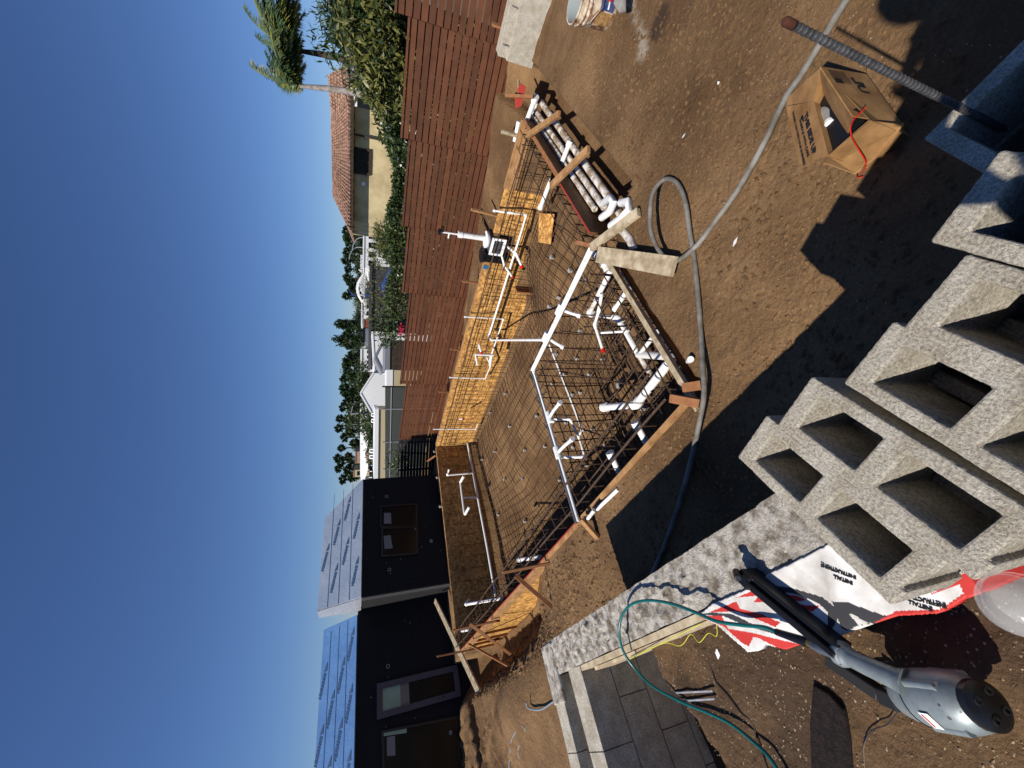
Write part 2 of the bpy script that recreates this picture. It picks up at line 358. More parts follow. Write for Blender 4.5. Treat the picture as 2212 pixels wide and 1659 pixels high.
def make_ground():
    us=np.concatenate([np.arange(-.95,-.006,.0075),[-.0025,.0004],np.arange(.004,.998,.005),[.9996,1.0025],np.arange(1.005,1.9,.004)])
    vs=np.concatenate([np.arange(-.42,-.006,.008),[-.004,.0006],np.arange(.006,.997,.009),[.9994,1.004],np.arange(1.009,2.5,.0065)])
    U,V=np.meshgrid(us,vs,indexing='ij'); P=PUV(U,V); x=P[...,0];y=P[...,1]
    z=ground_z(x,y,U,V)
    nu,nv=U.shape
    co=np.stack([x,y,z],-1).reshape(-1,3)
    idx=np.arange(nu*nv).reshape(nu,nv)
    f=np.stack([idx[:-1,:-1],idx[1:,:-1],idx[1:,1:],idx[:-1,1:]],-1).reshape(-1,4)
    me=bpy.data.meshes.new('ground'); me.vertices.add(len(co)); me.vertices.foreach_set('co',co.ravel())
    me.loops.add(f.size); me.loops.foreach_set('vertex_index',f.ravel()); me.polygons.add(len(f))
    me.polygons.foreach_set('loop_start',np.arange(0,f.size,4)); me.polygons.foreach_set('loop_total',np.full(len(f),4)); me.polygons.foreach_set('use_smooth',np.ones(len(f),bool))
    me.update()
    e=x*wE[0]+y*wE[1]; n=x*wN[0]+y*wN[1]
    dampc=H(1430,45,G)
    d2=((x-dampc[0])**2+(y-dampc[1])**2)
    damp=ss(.07,.035,d2**.5-.05+.08*fbm(x,y,9,3,2))*.85
    up_=(ss(.20,.17,n)*ss(EC+.22,EC+.26,e)*ss(.62,.5,e))
    damp=np.maximum(damp,up_*(.35+.5*ss(-.2,.3,fbm(x,y,3.5,4,12))))
    c1=H(1378,55,G);c2=H(1345,10,G)
    ax=nrm(np.array([(H(1385,100,G)-H(1360,0,G))[0],(H(1385,100,G)-H(1360,0,G))[1]]));px=np.array([-ax[1],ax[0]])
    rx=(x-c1[0])*ax[0]+(y-c1[1])*ax[1];ry=(x-c1[0])*px[0]+(y-c1[1])*px[1]
    chalk=ss(.02,-.03,np.abs(ry)-.05+.09*fbm(x,y,8,4,6))*ss(.42,.3,np.abs(rx))*1.
    for nme,arr in(('damp',damp),('chalk',chalk)):
        a=me.attributes.new(nme,'FLOAT','POINT');a.data.foreach_set('value',arr.ravel().astype(np.float32))
    me.materials.append(M['soil']); o=bpy.data.objects.new('ground',me); COL.objects.link(o); o['kind']='structure'
    return o
make_ground()
# wide low land behind the fence and around, out to the horizon
mb=MB(); nn=60; rad=[12,20,30,50,80,130,220,400,900,3000]
vs=[];zs=[-4.6,-4.8,-5,-5.2,-5.4,-5.6,-5.5,-5,-3,6]
for r_,z_ in zip(rad,zs):
    for k in range(nn): a=2*math.pi*k/nn; vs.append((r_*math.cos(a),r_*math.sin(a)+4,z_))
fs=[(i*nn+k,i*nn+(k+1)%nn,(i+1)*nn+(k+1)%nn,(i+1)*nn+k) for i in range(len(rad)-1) for k in range(nn)]+[tuple(range(nn))]
mb.add(vs,fs); o=mb.build('terrain',M['far'],smooth=True); o['kind']='structure'
# gravel and soil crumbs
def crumbs(name,pts,r0,r1,m,lab,flat=.7):
    mb=MB()
    for p in pts:
        r=random.uniform(r0,r1)*random.choice([.6,1,1]); a=random.random()*6.28
        vs=[]
        for (dx,dy,dz) in ((1,0,0),(-1,0,0),(0,1,0),(0,-1,0),(0,0,1),(0,0,-1)):
            k=r*random.uniform(.6,1.25); ca,sa=math.cos(a),math.sin(a)
            vs.append((p[0]+(dx*ca-dy*sa)*k*1.3,p[1]+(dx*sa+dy*ca)*k,p[2]+dz*k*flat))
        mb.add(vs,[(0,2,4),(2,1,4),(1,3,4),(3,0,4),(2,0,5),(1,2,5),(3,1,5),(0,3,5)])
    o=mb.build(name,m); o['kind']='stuff'; tag(o,lab,'gravel'); return o
def scatter(n,fx,filt):
    out=[]
    X=rng.uniform(-9,4,n*14)if fx is None else rng.uniform(fx[0],fx[1],n*6); Y=rng.uniform(-.5,13,n*14) if fx is None else rng.uniform(fx[2],fx[3],n*6)
    u,v=uvof(X,Y); k=filt(X,Y,u,v); X=X[k][:n];Y=Y[k][:n]; Z=ground_z(X,Y)
    return np.stack([X,Y,Z],-1)
crumbs('soil_crumbs',scatter(9000,(-6,3.8,.8,9),lambda x,y,u,v:(((u>1.07)|(v>1.02))&(x*wN[0]+y*wN[1]>.36))|((v<-.02)&(v>-.2))),.006,.022,M['soil'],'small brown clods scattered over the bare soil round the pool pit')
crumbs('pebbles',scatter(11000,(-2.2,.2,-.3,1.9),lambda x,y,u,v:(x*wN[0]+y*wN[1]<.14)&(x*wE[0]+y*wE[1]>-2.)),.0008,.0042,mat('tan pebbles',(.10,.065,.035),.8,(.42,.32,.20),40),'tan pebbles mixed in the dark soil beside the nail gun')
crumbs('soil_lumps',scatter(1600,(-7,.0,1.5,10),lambda x,y,u,v:(v>1.03)&(u<.8)&(x*wN[0]+y*wN[1]>.4)),.015,.055,M['soil'],'larger lumps of dug soil heaped left of the pool form')
# ------------------------------------------------------------------ pool forms
def w3(u,v,z): p=PUV(u,v); return np.array([p[0],p[1],z])
Fn=np.array([*nrm(np.array([-(cFR-cFL)[1],(cFR-cFL)[0]])),0]);  Fd=np.array([*nrm(cFR-cFL),0]); FLp=np.array([*cFL,G]);FRp=np.array([*cFR,G]);NLp=np.array([*cNL,G]);NRp=np.array([*cNR,G])
if Fn[1]<0: Fn=-Fn
flen=np.linalg.norm(cFR-cFL)
def onfar(X,Y,off=0.): return VP(X,Y,FLp+Fn*off,Fn)
def fpt(s,z,off=0.): return FLp+Fd*s+np.array([0,0,z-G])+Fn*off
t=thing('form_wall','yellow strand board form wall along the far side of the pool pit, in full sun','form',fpt(4,-3.4))
segs=[(0,1.05),(1.05,3.45),(3.45,5.86),(5.86,6.35)]
def panel(mb,s0,s1,z0,z1,off=0.,th=.018): mb.box((fpt((s0+s1)/2,(z0+z1)/2,off+th/2)),Fd*(s1-s0)/2,Fn*th/2,np.array([0,0,(z1-z0)/2]))
sk0=(onfar(1060,560)-FLp)@Fd; sk1=(onfar(1050,500)-FLp)@Fd
for (a,b,z0,z1) in ((0,2.44,-3.5,-2.1),(2.443,4.88,-3.46,-2.1),(4.883,6.37,-3.38,-2.1),(6.373,sk0,-2.87,-2.1),(sk0+.01,sk1,-2.9,-2.55),(sk1,8.30,-2.9,-2.1)):
    mb=MB(); panel(mb,a,b,z0,z1); mb.build('board_panel',M['osb'],t)
mb=MB(); panel(mb,8.30,flen,-2.28,-2.08,-.0,.04); mb.build('edge_board',M['lumber'],t)
mb=MB(); panel(mb,0,sk0,-2.13,-2.092,.02,.09); mb.build('top_rail',M['lumber'],t)
mb=MB(); mb.box(fpt(5.0,-2.2,-.004),Fd*.0,Fn*.0,(0,0,0)); 
mb=MB(); c=onfar(1047,577,-.006); mb.box(c+np.array([0,0,-.02]),Fd*.045,Fn*.001,np.array([0,0,.05])); mb.build('paint_mark',M['hi'],t)
# step board end
mb=MB(); mb.box(fpt(6.39,-3.12,-.09),Fd*.02,Fn*.09,np.array([0,0,.27])); mb.build('end_board',M['redwood'],t)
# left wall
Ld_=nrm(NLp-FLp); Ln=np.array([Ld_[1],-Ld_[0],0]); 
if Ln@(NRp-NLp)<0: Ln=-Ln   # Ln points into the pool
t=thing('form_wall','shaded brown strand board form wall across the left end of the pit','form',(FLp+NLp)/2)
llen=np.linalg.norm(NLp-FLp)
for a,b in ((0,2.44),(2.443,4.88),(4.883,llen)):
    mb=MB(); mb.box(FLp+Ld_*(a+b)/2-Ln*.009+np.array([0,0,-.68]),Ld_*(b-a)/2,Ln*.009,np.array([0,0,.68])); mb.build('board_panel',M['osb'],t)
mb=MB(); mb.box(FLp+Ld_*llen/2-Ln*.065+np.array([0,0,-.02]),Ld_*llen/2,Ln*.045,(0,0,.02)); mb.build('top_rail',M['lumber'],t)
# near wall
Nd=nrm(NRp-NLp); nlen=np.linalg.norm(NRp-NLp); Nn=np.array([-Nd[1],Nd[0],0])
if Nn[1]<0: Nn=-Nn      # towards the pool (away from camera)
t=thing('form_wall','yellow form wall on the near left side of the pit with stakes and sunlit outer face','form',(NLp+NRp)/2)
jn=np.linalg.norm(H(1250,1130,G)-NLp)
for a,b in ((0,2.44),(2.443,4.3),(4.303,jn)):
    mb=MB(); mb.box(NLp+Nd*(a+b)/2-Nn*.009+np.array([0,0,-.68]),Nd*(b-a)/2,Nn*.009,np.array([0,0,.68])); mb.build('board_panel',M['osb'],t)
mb=MB(); mb.box(NLp+Nd*jn/2-Nn*.04+np.array([0,0,-.05]),Nd*jn/2,Nn*.02,(0,0,.07)); mb.build('top_rail',M['lumber'],t)
mb=MB(); mb.box(NLp+Nd*(jn/2)-Nn*.012+np.array([0,0,.012]),Nd*jn/2,Nn*.006,(0,0,.01)); mb.build('red_edge',M['redpaint'],t)
mb=MB(); mb.box(NLp+Nd*(jn+nlen)/2-Nn*.03+np.array([0,0,-.11]),Nd*(nlen-jn)/2,Nn*.02,(0,0,.14)); mb.build('edge_board',M['lumber'],t)
mb=MB(); mb.box(NLp+Nd*(jn+nlen)/2-Nn*.009+np.array([0,0,-.68]),Nd*(nlen-jn)/2-Nd*.01,Nn*.009,(0,0,.5)); mb.build('board_panel',M['darkply'],t)
for q in (.35,.95,1.4,2.05):
    mb=MB(); mb.box(NLp+Nd*q-Nn*.04+np.array([0,0,-.45]),Nd*.017,Nn*.019,(0,0,.40)); mb.build('stud',M['redwood'],t)
# right wall, spa part and plywood
Rd=nrm(FRp-NRp); rlen=np.linalg.norm(FRp-NRp); Rn=np.array([Rd[1],-Rd[0],0])
if Rn@np.array([1,-1,0])<0: Rn=-Rn   # out of the pool to the right
t=thing('form_wall','low weathered lumber form beside the round pipes at the near right corner','form',NRp+Rd)
e1=np.linalg.norm(H(1285,575,G)-NRp)
mb=MB(); mb.box(NRp+Rd*(e1-.12)/2+np.array([0,0,-.01]),Rd*(e1+.12)/2,Rn*.024,(0,0,.022)); mb.build('edge_board',M['oldlumber'],t,bevel=.003)
mb=MB(); mb.box(NRp+Rd*e1/2+np.array([0,0,-.35])+Rn*.01,Rd*e1/2,Rn*.009,(0,0,.27)); mb.build('board_panel',M['darkply'],t)
t=thing('form_wall','dark oiled plywood form panels with a red top edge beside the pipe trench','form',NRp+Rd*3.6)
def rq(X,Y,z=G): return VP(X,Y,NRp,Rn)
s_a=(VP(1261,500,NRp,Rn)-NRp)@Rd; s_b=(VP(1210,389,NRp,Rn)-NRp)@Rd
mb=MB(); mb.box(NRp+Rd*(s_a+s_b)/2+np.array([0,0,-.24]),Rd*(s_b-s_a)/2,Rn*.009,(0,0,.25)); mb.build('board_panel',M['darkply'],t)
mb=MB(); mb.box(NRp+Rd*(s_a+s_b)/2+np.array([0,0,.017]),Rd*(s_b-s_a)/2,Rn*.009,(0,0,.006)); mb.build('red_edge',M['redpaint'],t)
mb=MB(); mb.box(NRp+Rd*(s_b+rlen-.02)/2+np.array([0,0,-.27]),Rd*(rlen-.03-s_b)/2,Rn*.009,(0,0,.25)); mb.build('board_panel',M['darkply'],t)
mb=MB(); mb.box(NRp+Rd*(s_b+rlen-.02)/2+np.array([0,0,-.005])+Rn*.01,Rd*(rlen-.03-s_b)/2,Rn*.03,(0,0,.014)); mb.build('rail',M['redwood'],t)
mb=MB(); mb.box(NRp+Rd*(s_b+rlen-.02)/2+np.array([0,0,-.22])+Rn*.03,Rd*(rlen-.3-s_b)/2,Rn*.019,(0,0,.03)); mb.build('rail',M['redwood'],t)
# inner shutter from skimmer side to plywood
mb=MB(); mb.beam(VP(1205,400,NRp-Rn*.18,Rn),VP(1215,330,NRp-Rn*.30,Rn),.02,.22); mb.build('board_panel',M['darkply'],t)
# loose yellow strand board strip on the pit floor
a_=drop(1178,463);b_=drop(1176,525);c_=drop(1203,530);d_=drop(1211,465)
mb=MB(); zz=np.array([0,0,.10]); mb.prism([a_+zz,b_+zz,c_+zz,d_+zz],(0,0,.015)); tag(mb.build('board_offcut',M['osb']),'small yellow strand board offcut lying under the rebar near the plywood form','board')
# ------------------------------------------------------------------ lumber: stakes and braces
def lumber(p,q,w,h,m,lab,upv=(0,0,1),name='brace',cat='brace',group='wooden stakes and braces round the pool forms'):
    mb=MB(); mb.beam(p,q,w,h,upv); return tag(mb.build(name,m,bevel=.002),lab,cat,group)
lumber(H(1293,550,-1.98),H(1456,576,-2.03),.14,.04,M['oldlumber'],'wide weathered board lying across the corner of the form beside the hose loop',name='plank',cat='plank')
lumber(H(1277,535,-1.99),H(1380,458,-2.06),.075,.04,M['oldlumber'],'weathered brace crossing from the form corner over the two white elbows',name='brace')
lumber(H(1190,402,-2.02),H(1272,322,-2.07),.075,.04,M['lumber'],'middle brace across the pipe trench, resting on the plywood form')
lumber(H(1140,293,-2.02),H(1208,246,-2.07),.07,.04,M['lumber'],'brace nearest the red shovel across the pipe trench')
lumber(H(1250,524,-2.0),H(1400,557,-2.12),.04,.09,M['redwood'],'thin dark stake lying beside the wide weathered board',name='stake',cat='stake')
lumber(H(1092,207,-1.78),H(1152,209,-2.1),.04,.04,M['redwood'],'short upright stake in front of the red shovel',name='stake',cat='stake')
lumber(H(1083,284,-1.85),H(1117,293,-2.1),.05,.03,M['oldlumber'],'pale stake behind the far right corner of the forms',name='stake',cat='stake')
for i,(a,b,br,lab) in enumerate((((1018,452),(1078,468),(1045,445),'orange stake behind the form right of the skimmer'),((998,607),(1036,612),(1022,600),'stake behind the yellow form left of the black canister'),((972,754),(997,757),(990,745),'stake behind the middle of the yellow form wall'),((947,846),(968,848),(955,857),'stake behind the left part of the yellow form wall'))):
    p0=VP(*a,FLp+Fn*.08,Fn); p1=VP(*b,FLp+Fn*.08,Fn); lumber(p0,p1-np.array([0,0,.1]),.04,.04,M['redwood'] if i else M['lumber'],lab,name='stake',cat='stake')
    lumber(p1+Fn*.03,p1+Fn*.42+Fd*.1+np.array([0,0,-.05]),.03,.07,M['redwood'],'diagonal kicker behind the '+lab.split('behind the ')[1]+', beside its stake')
lumber(VP(941,984,FLp-Ln*.1,Ln),VP(921,998,FLp-Ln*.9,Ln)+np.array([0,0,0]),.03,.06,M['redwood'],'thin stake leaning out from the far left corner of the forms',name='stake',cat='stake')
# near-side stakes & kickers
def npl(X,Y,off): return VP(X,Y,NRp-Nn*off,Nn)
lumber(npl(1085,1237,.10),npl(1188,1216,.10)-np.array([0,0,.15]),.035,.03,M['redwood'],'tall dark stake against the middle of the near form wall',name='stake',cat='stake')
lumber(npl(1113,1243,.12),drop(1193,1312,.02),.02,.05,M['redwood'],'long diagonal kicker bracing the middle of the near form wall')
lumber(npl(1015,1348,.10),drop(1117,1424,.02),.02,.05,M['redwood'],'long diagonal kicker bracing the left part of the near form wall')
lumber(npl(1012,1391,.12),drop(1103,1441,.02),.02,.05,M['redwood'],'short diagonal kicker at the left end of the near form wall')
lumber(npl(944,1418,.10),npl(1035,1400,.10),.03,.03,M['redwood'],'stake standing past the left end corner of the near form wall',name='stake',cat='stake')
lumber(npl(978,1362,.10),npl(1080,1340,.10),.03,.03,M['redwood'],'paired tall stake by the white pipe at the left end of the near form',name='stake',cat='stake')
lumber(npl(1262,1120,.10),npl(1305,1117,.10)-np.array([0,0,.1]),.09,.03,M['redwood'],'short stake at the joint of the two boards of the near form wall',name='stake',cat='stake')
lumber(npl(1256,1122,.12),drop(1292,1163,.02),.07,.03,M['lumber'],'pale kicker braced from the joint of the near form wall into the soil')
lumber(H(1448,860,-2.0),H(1512,872,-2.09),.06,.04,M['redwood'],'upper of the two short boards at the near right form corner',name='stake',cat='stake')
lumber(H(1475,838,-2.03),H(1515,832,-2.09),.06,.04,M['redwood'],'lower short board tucked under the hose at the near right form corner',name='stake',cat='stake')
# grey pale plank leaning by the building
pk0=H(940,1297,-1.9);pk1=H(1090,1612,-2.28)
mb=MB(); mb.beam(pk0,pk1,.13,.04,upv=(.3,.2,1)); tag(mb.build('plank',M['oldlumber'],bevel=.003),'long pale plank propped over the ditch in front of the black building','plank')
# white pipe lengths outside near wall (behind board)
mb=MB(); mb.tube([npl(1290,1100,.10),npl(1335,1057,.10)],.018,10); mb.tube([npl(1270,1120,.14),npl(1284,1102,.14)],.018,10); tag(mb.build('pipe',M['pvc'],smooth=True),'white pipe tucked along the outside of the near form board','pipe')
# ------------------------------------------------------------------ rebar
def wob(a): return a+random.uniform(-.012,.012)
t=thing('rebar_cage','rust dark rebar mesh covering the floor and walls of the whole pool pit','rebar',w3(.5,.5,-3.7))
RB=.0076
def fl(u,v,o=.07): 
    p=PUV(u,v); return np.array([p[0],p[1],float(pool_floor(np.array(u),np.array(v)))+o])
def insp(u,v): return u>.775 and v>.64
us_=np.linspace(.02,.98,48); vs_=np.linspace(.03,.97,28)
mbx=MB();mby=MB();mbz=MB()
for i,u in enumerate(us_):
    pts=[];ph=random.random()*6
    for v in np.linspace(.02,.98,34): pts.append(fl(min(max(u+.0025*math.sin(v*19+ph)+.0022*math.sin(v*43+ph*2),.01),.99),v)+np.array([0,0,.015*math.sin(v*31+ph)]))
    # bend up the far wall
    top=fpt(u*flen,G-.12,-.10); p0=pts[0]
    mbz.tube([top,top*.35+np.array([p0[0],p0[1],p0[2]+.25])*.65,p0],RB*.62,4,False)
    mbx.tube(pts,RB,4,False)
for j,v in enumerate(vs_):
    pts=[];ph=random.random()*6
    for u in np.linspace(.015,.985,50): pts.append(fl(u,min(max(v+.004*math.sin(u*23+ph)+.003*math.sin(u*61+ph*2),.01),.99),.083)+np.array([0,0,.012*math.sin(u*40+ph)]))
    mby.tube(pts,RB,4,False)
mbx.build('floor_bars',M['rebar'],t); mby.build('floor_bars',M['rebar'],t)
# far wall mat: horizontals + extra verticals
for k,z in enumerate(np.linspace(-3.2,-2.2,6)):
    r_=RB*(1.1 if k==5 else .62); s1=6.35 if z<-2.95 else flen-.1
    mbz.tube([fpt(s,z+.01*math.sin(s*3+k),-.11) for s in np.linspace(.05,s1,22)],r_,4,False)
mbz.tube([fpt(s,-2.14+.008*math.sin(s*4),-.22) for s in np.linspace(.05,flen-.1,22)],RB*1.3,4,False)
mbz.tube([fpt(s,-2.40+.008*math.sin(s*4),-.26) for s in np.linspace(.05,flen-.1,22)],RB*1.2,4,False)
for s in np.arange(.2,flen-.1,.42): 
    mbz.tube([fpt(s,-2.16,-.09),fpt(s,-2.14,-.25),fpt(s+.01,-2.40,-.27),fpt(s,-2.42,-.1)],RB*.6,4,False)
    if int(s*10)%5==0: mbz.tube([fpt(s+.1,-2.15,-.10),fpt(s+.09+random.uniform(-.02,.02),-2.85 if s>6.3 else -3.3,-.115)],RB*.65,4,False)
mbz.build('wall_bars',M['rebar'],t)
mbl=MB()
for k in range(7):
    z=-3.3+k*.19; mbl.tube([FLp+Ld_*q+Ln*.08+np.array([0,0,z-G+.01*math.sin(q*5+k)]) for q in np.linspace(.05,llen-.1,14)],RB*.8,4,False)
for q in np.arange(.15,llen,.3): mbl.tube([FLp+Ld_*q+Ln*.085+np.array([0,0,-.08]),FLp+Ld_*q+Ln*.09+np.array([0,0,-1.3])],RB*.8,4,False)
mbl.build('wall_bars',M['rebar'],t)
mbn=MB()
for (off,z,r_) in ((.10,-2.05,1.6),(.34,-2.02,1.6),(.10,-2.3,1.3),(.34,-2.3,1.3),(.10,-2.6,1),(.12,-2.9,1),(.14,-3.2,1)):
    mbn.tube([NLp+Nd*q+Nn*off+np.array([0,0,z-G+.012*math.sin(q*3+off*9)]) for q in np.linspace(.1,nlen-.15,24)],RB*r_,5,False)
for q in np.arange(.3,nlen-.2,.33):
    a=NLp+Nd*q;k=lambda o,z:a+Nn*o+np.array([0,0,z-G]); mbn.tube([k(.10,-2.05),k(.34,-2.02),k(.34,-2.32),k(.10,-2.32),k(.10,-2.05)],RB*.9,4,False)
    mbn.tube([k(.1,-2.3)+Nd*.1,k(.13,-3.2)+Nd*.1],RB,4,False)
mbn.build('beam_cage',M['rebar'],t)
mbr=MB()
for (off,z) in ((.10,-2.07),(.32,-2.07),(.1,-2.33),(.1,-2.6),(.1,-2.85)):
    mbr.tube([NRp+Rd*q-Rn*off+np.array([0,0,z-G+.01*math.sin(q*4+off*9)]) for q in np.linspace(.1,rlen-.1,20)],RB*1.1,4,False)
for q in np.arange(.2,rlen-.1,.22):
    if int(q*100)%2==0: mbr.tube([NRp+Rd*q-Rn*.32+np.array([0,0,.03]),NRp+Rd*q-Rn*.1+np.array([0,0,.03]),NRp+Rd*q-Rn*.1+np.array([0,0,-.85])],RB,4,False)
mbr.build('wall_bars',M['rebar'],t)
# spa dam walls
pA=H(1245,1122,G);pB=H(1150,800,G);pC=H(1275,540,G)
mbd=MB()
for (P,Q) in ((pA,pB),(pB,pC)):
    d=nrm(Q-P);ln=np.linalg.norm(Q-P);n_=np.array([-d[1],d[0],0])
    for off in (-.13,.13):
        for z in (-2.17,-2.45,-2.75,-3.03): mbd.tube([P+d*q+n_*off+np.array([0,0,z-G+.012*math.sin(q*6+z*9)]) for q in np.linspace(0,ln,12)],RB,4,False)
        for q in np.arange(.05,ln,.27): mbd.tube([P+d*q+n_*off+np.array([0,0,-.04]),P+d*(q+random.uniform(-.02,.02))+n_*off*1.05+np.array([0,0,-.5]),P+d*(q+.01)+n_*off*1.3+np.array([0,0,-1.25])],RB,4,False)
    for q in np.arange(.05,ln,.38):
        mbd.tube([P+d*q+n_*.13+np.array([0,0,-.04]),P+d*q+np.array([0,0,.06]),P+d*q-n_*.13+np.array([0,0,-.04])],RB,4,False)
# diagonal bench bars in the spa
sp=lambda a,b,z: (NRp*(1-a)*(1-b)+pA*a*(1-b)+pC*(1-a)*b+pB*a*b)+np.array([0,0,z-G])
for k in np.linspace(.10,.92,7):
    mbd.tube([sp(k,.04,-2.3),sp(k,.12,-2.78),sp(k,.2,-2.92),sp(k,.97,-2.95)],RB*1.25,4,False)
    mbd.tube([sp(.04,k,-2.3),sp(.12,k,-2.77),sp(.2,k,-2.9),sp(.97,k,-2.93)],RB*1.25,4,False)
for k in (-.45,0.,.45):
    a=(max(k,0),max(-k,0));b=(min(1,1+k),min(1,1-k)); mbd.tube([sp(a[0],a[1],-2.5),sp((a[0]+b[0])/2,(a[1]+b[1])/2,-2.62),sp(b[0],b[1],-2.5)],RB*1.2,4,False)
mbd.build('spa_bars',M['rebar'],t)
# ------------------------------------------------------------------ concrete spacer cubes
Z3=lambda a,b:((1700+a/1.508)/1.8228,(1000+b/1.508)/1.8228)
dob=[(733,25),(845,100),(930,160),(773,262),(718,312),(1005,400),(903,460),(757,600),(878,622),(1038,628),(450,830),(733,770),(897,825),(853,838),(807,720),(955,715),(358,938),(1155,755),(1143,785),(640,962),(1290,915),(1100,990),(475,1020),(812,1000),(975,1043),(282,1073),(240,1162),(387,1172),(568,1165),(687,1142),(853,1148),(1047,1137),(310,1220),(445,1340),(553,1335),(775,1340),(937,1252),(347,1380),(292,1475),(407,1545),(568,1585),(265,1310)]
mb=MB(); mb.box((0,0,.032),(.029,0,0),(0,.029,0),(0,0,.032)); d0=mb.build('spacer_block',mat('spacer mortar',(.30,.29,.27),.9,(.42,.4,.37),20),bevel=.004,origin=(0,0,0))
tag(d0,'small grey mortar spacer cube holding the rebar mesh off the pit floor','spacer','mortar spacer cubes under the rebar')
for i,q in enumerate(dob):
    p=drop(*Z3(*q),.0); p[2]+=.03
    o=d0 if i==0 else d0.copy()
    if i: COL.objects.link(o)
    o.location=tuple(p); o.rotation_euler=(random.uniform(-.2,.2),random.uniform(-.2,.2),random.random()*3)
# ------------------------------------------------------------------ pipes
def pipe(lab,pts,r,m,name='pipe',caps=(),group=None,ccol=None,n=10,fit=True):
    pts=[np.asarray(p,float) for p in pts]
    root=thing(name,lab,'pipe',[*pts[0][:2],min(p[2] for p in pts)],group)
    mb=MB(); mb.tube(pts,r,n); mb.build('pipe_run',m,root,smooth=True)
    if fit:
        for i in range(1,len(pts)-1):
            a=nrm(pts[i-1]-pts[i]);b=nrm(pts[i+1]-pts[i]); k=r*2.2
            f=MB(); f.tube([pts[i]+a*k,pts[i]+a*r*.5,pts[i]+(a+b)*r*.15,pts[i]+b*r*.5,pts[i]+b*k],r*1.28,n); f.build('elbow',m,root,smooth=True)
    for c in caps:
        i=c; q=pts[i]; d=nrm(pts[i]-pts[i-1 if i else 1]); f=MB(); f.tube([q-d*r*1.2,q+d*r*.9],r*1.35,n); f.build('cap',ccol or m,root,smooth=True)
    return root
zt=-2.04
dup=lambda X,Y,z,o=0: H(X,Y,z)
PA,PB,PC=H(1247,1128,zt),H(1150,800,zt),H(1278,535,zt)
d1=nrm(PB-PA);d2=nrm(PC-PB);n1=np.array([-d1[1],d1[0],0]);n2=np.array([-d2[1],d2[0],0])
for k,(o,r_,z,m,lab) in enumerate(((-.029,.017,0,M['pvc'],'outer of the paired white pipes round the top of the spa wall'),(.029,.017,-.005,M['pvc'],'inner of the paired white pipes round the top of the spa wall'))):
    zo=np.array([0,0,z]); 
    corner=PB-(n1+n2)*o*.9 if False else PB+ (n1*o+n2*o)*.8
    if k==0: root=pipe(lab,[PA+n1*o+zo,corner+zo,PC+n2*o+zo],r_,m)
    else:
        root=pipe(lab.replace('round the top','along the far side'),[corner+zo,PC+n2*o+zo],r_,m,fit=False)
        pipe('inner pipe of the pair, coloured dark grey, along the near run of the spa wall',[PA+n1*o+zo,corner+zo-d1*.05],r_*1.15,mat('dark grey conduit',(.06,.065,.08),.5,(.10,.105,.12),8),fit=False)  # near run of the inner pipe is darker than its far run
for k,(x,y) in enumerate(((1180,727),(1210,668),(1187,902),(1205,978))):
    a=H(x,y,zt-.01); root=thing('pipe_tee','white tee on the spa pipes, %s'%(['left of the two far stubs','right of the two far stubs','first from the corner on the near run','second from the corner on the near run'][k]),'pipe fitting',a,'tees on the spa wall pipes')
    d=d2 if k<2 else d1; f=MB(); f.tube([a-d*.07,a+d*.07],.042,10); f.build('sleeve',M['pvc'],root,smooth=True)
    q=[H(*Z3(780,555),-2.22),H(*Z3(880,368),-2.22),H(*Z3(762,882),-2.0),H(*Z3(836,1098),-2.0)][k]
    f=MB(); f.tube([a,(a+q)/2+np.array([0,0,.01]),q],.019,8); f.build('stub',M['pvc'],root,smooth=True); f=MB(); dd=nrm(q-a); f.tube([q-dd*.03,q+dd*.01],.028,8); f.build('cap',M['pvc'],root,smooth=True)
zs=lambda a,b,z:H(*Z3(a,b),z)
pipe('long thin white pipe running straight across the spa floor parallel to the spa wall',[zs(700,540,-2.5),zs(895,1045,-2.6),zs(872,1082,-2.62),zs(905,1190,-2.64)],.016,M['pvc'])
pipe('thin white pipe looping off the first tee on the near run',[zs(712,980,-2.12),zs(822,982,-2.3),zs(872,1085,-2.42)],.016,M['pvc'])
pipe('short thin white pipe off the second tee on the near run',[zs(785,1207,-2.12),zs(905,1205,-2.3)],.018,M['pvc'],caps=(1,))
pipe('thick white drain pipe bending along the right side of the spa pit',[zs(1065,95,-2.5),zs(935,355,-2.62),zs(1110,382,-2.72),zs(1225,590,-2.8)],.034,M['pvc'])
pipe('dirt-stained white pipe crossing the middle of the spa floor',[zs(1225,590,-2.83),zs(1320,745,-2.85)],.032,M['pvcd'])
pipe('thick white pipe stub reaching from the spa floor tee to the form corner',[zs(1228,598,-2.76),zs(1425,608,-2.45)],.038,M['pvc'])
pipe('thickest white pipe slanting through the near corner of the spa to a capped end',[zs(1432,615,-2.42),zs(1215,895,-2.62),zs(1028,910,-2.6)],.041,M['pvc'],caps=(2,))
pipe('short white pipe angled up beside the thick spa drain',[zs(1237,592,-2.72),zs(1338,462,-2.45)],.022,M['pvc'])
pipe('short capped white pipe near the weathered form lumber',[zs(1170,205,-2.35),zs(1092,322,-2.45)],.025,M['pvc'],caps=(1,))
pipe('grey flexible pipe with red cap standing in the spa',[zs(1010,235,-2.35),zs(995,330,-2.42),zs(968,420,-2.5),zs(1018,575,-2.55)],.019,M['pvc'],caps=(3,),ccol=M['redcap'])
pipe('thin white pipe crossing in front of the bent drain pipe',[zs(1008,468,-2.5),zs(1168,458,-2.5)],.014,M['pvc'])
pipe('capped white stub poking through the near wall rebar, right one',[zs(1215,1012,-2.2),zs(1275,1120,-2.3)],.03,M['pvc'],caps=(0,))
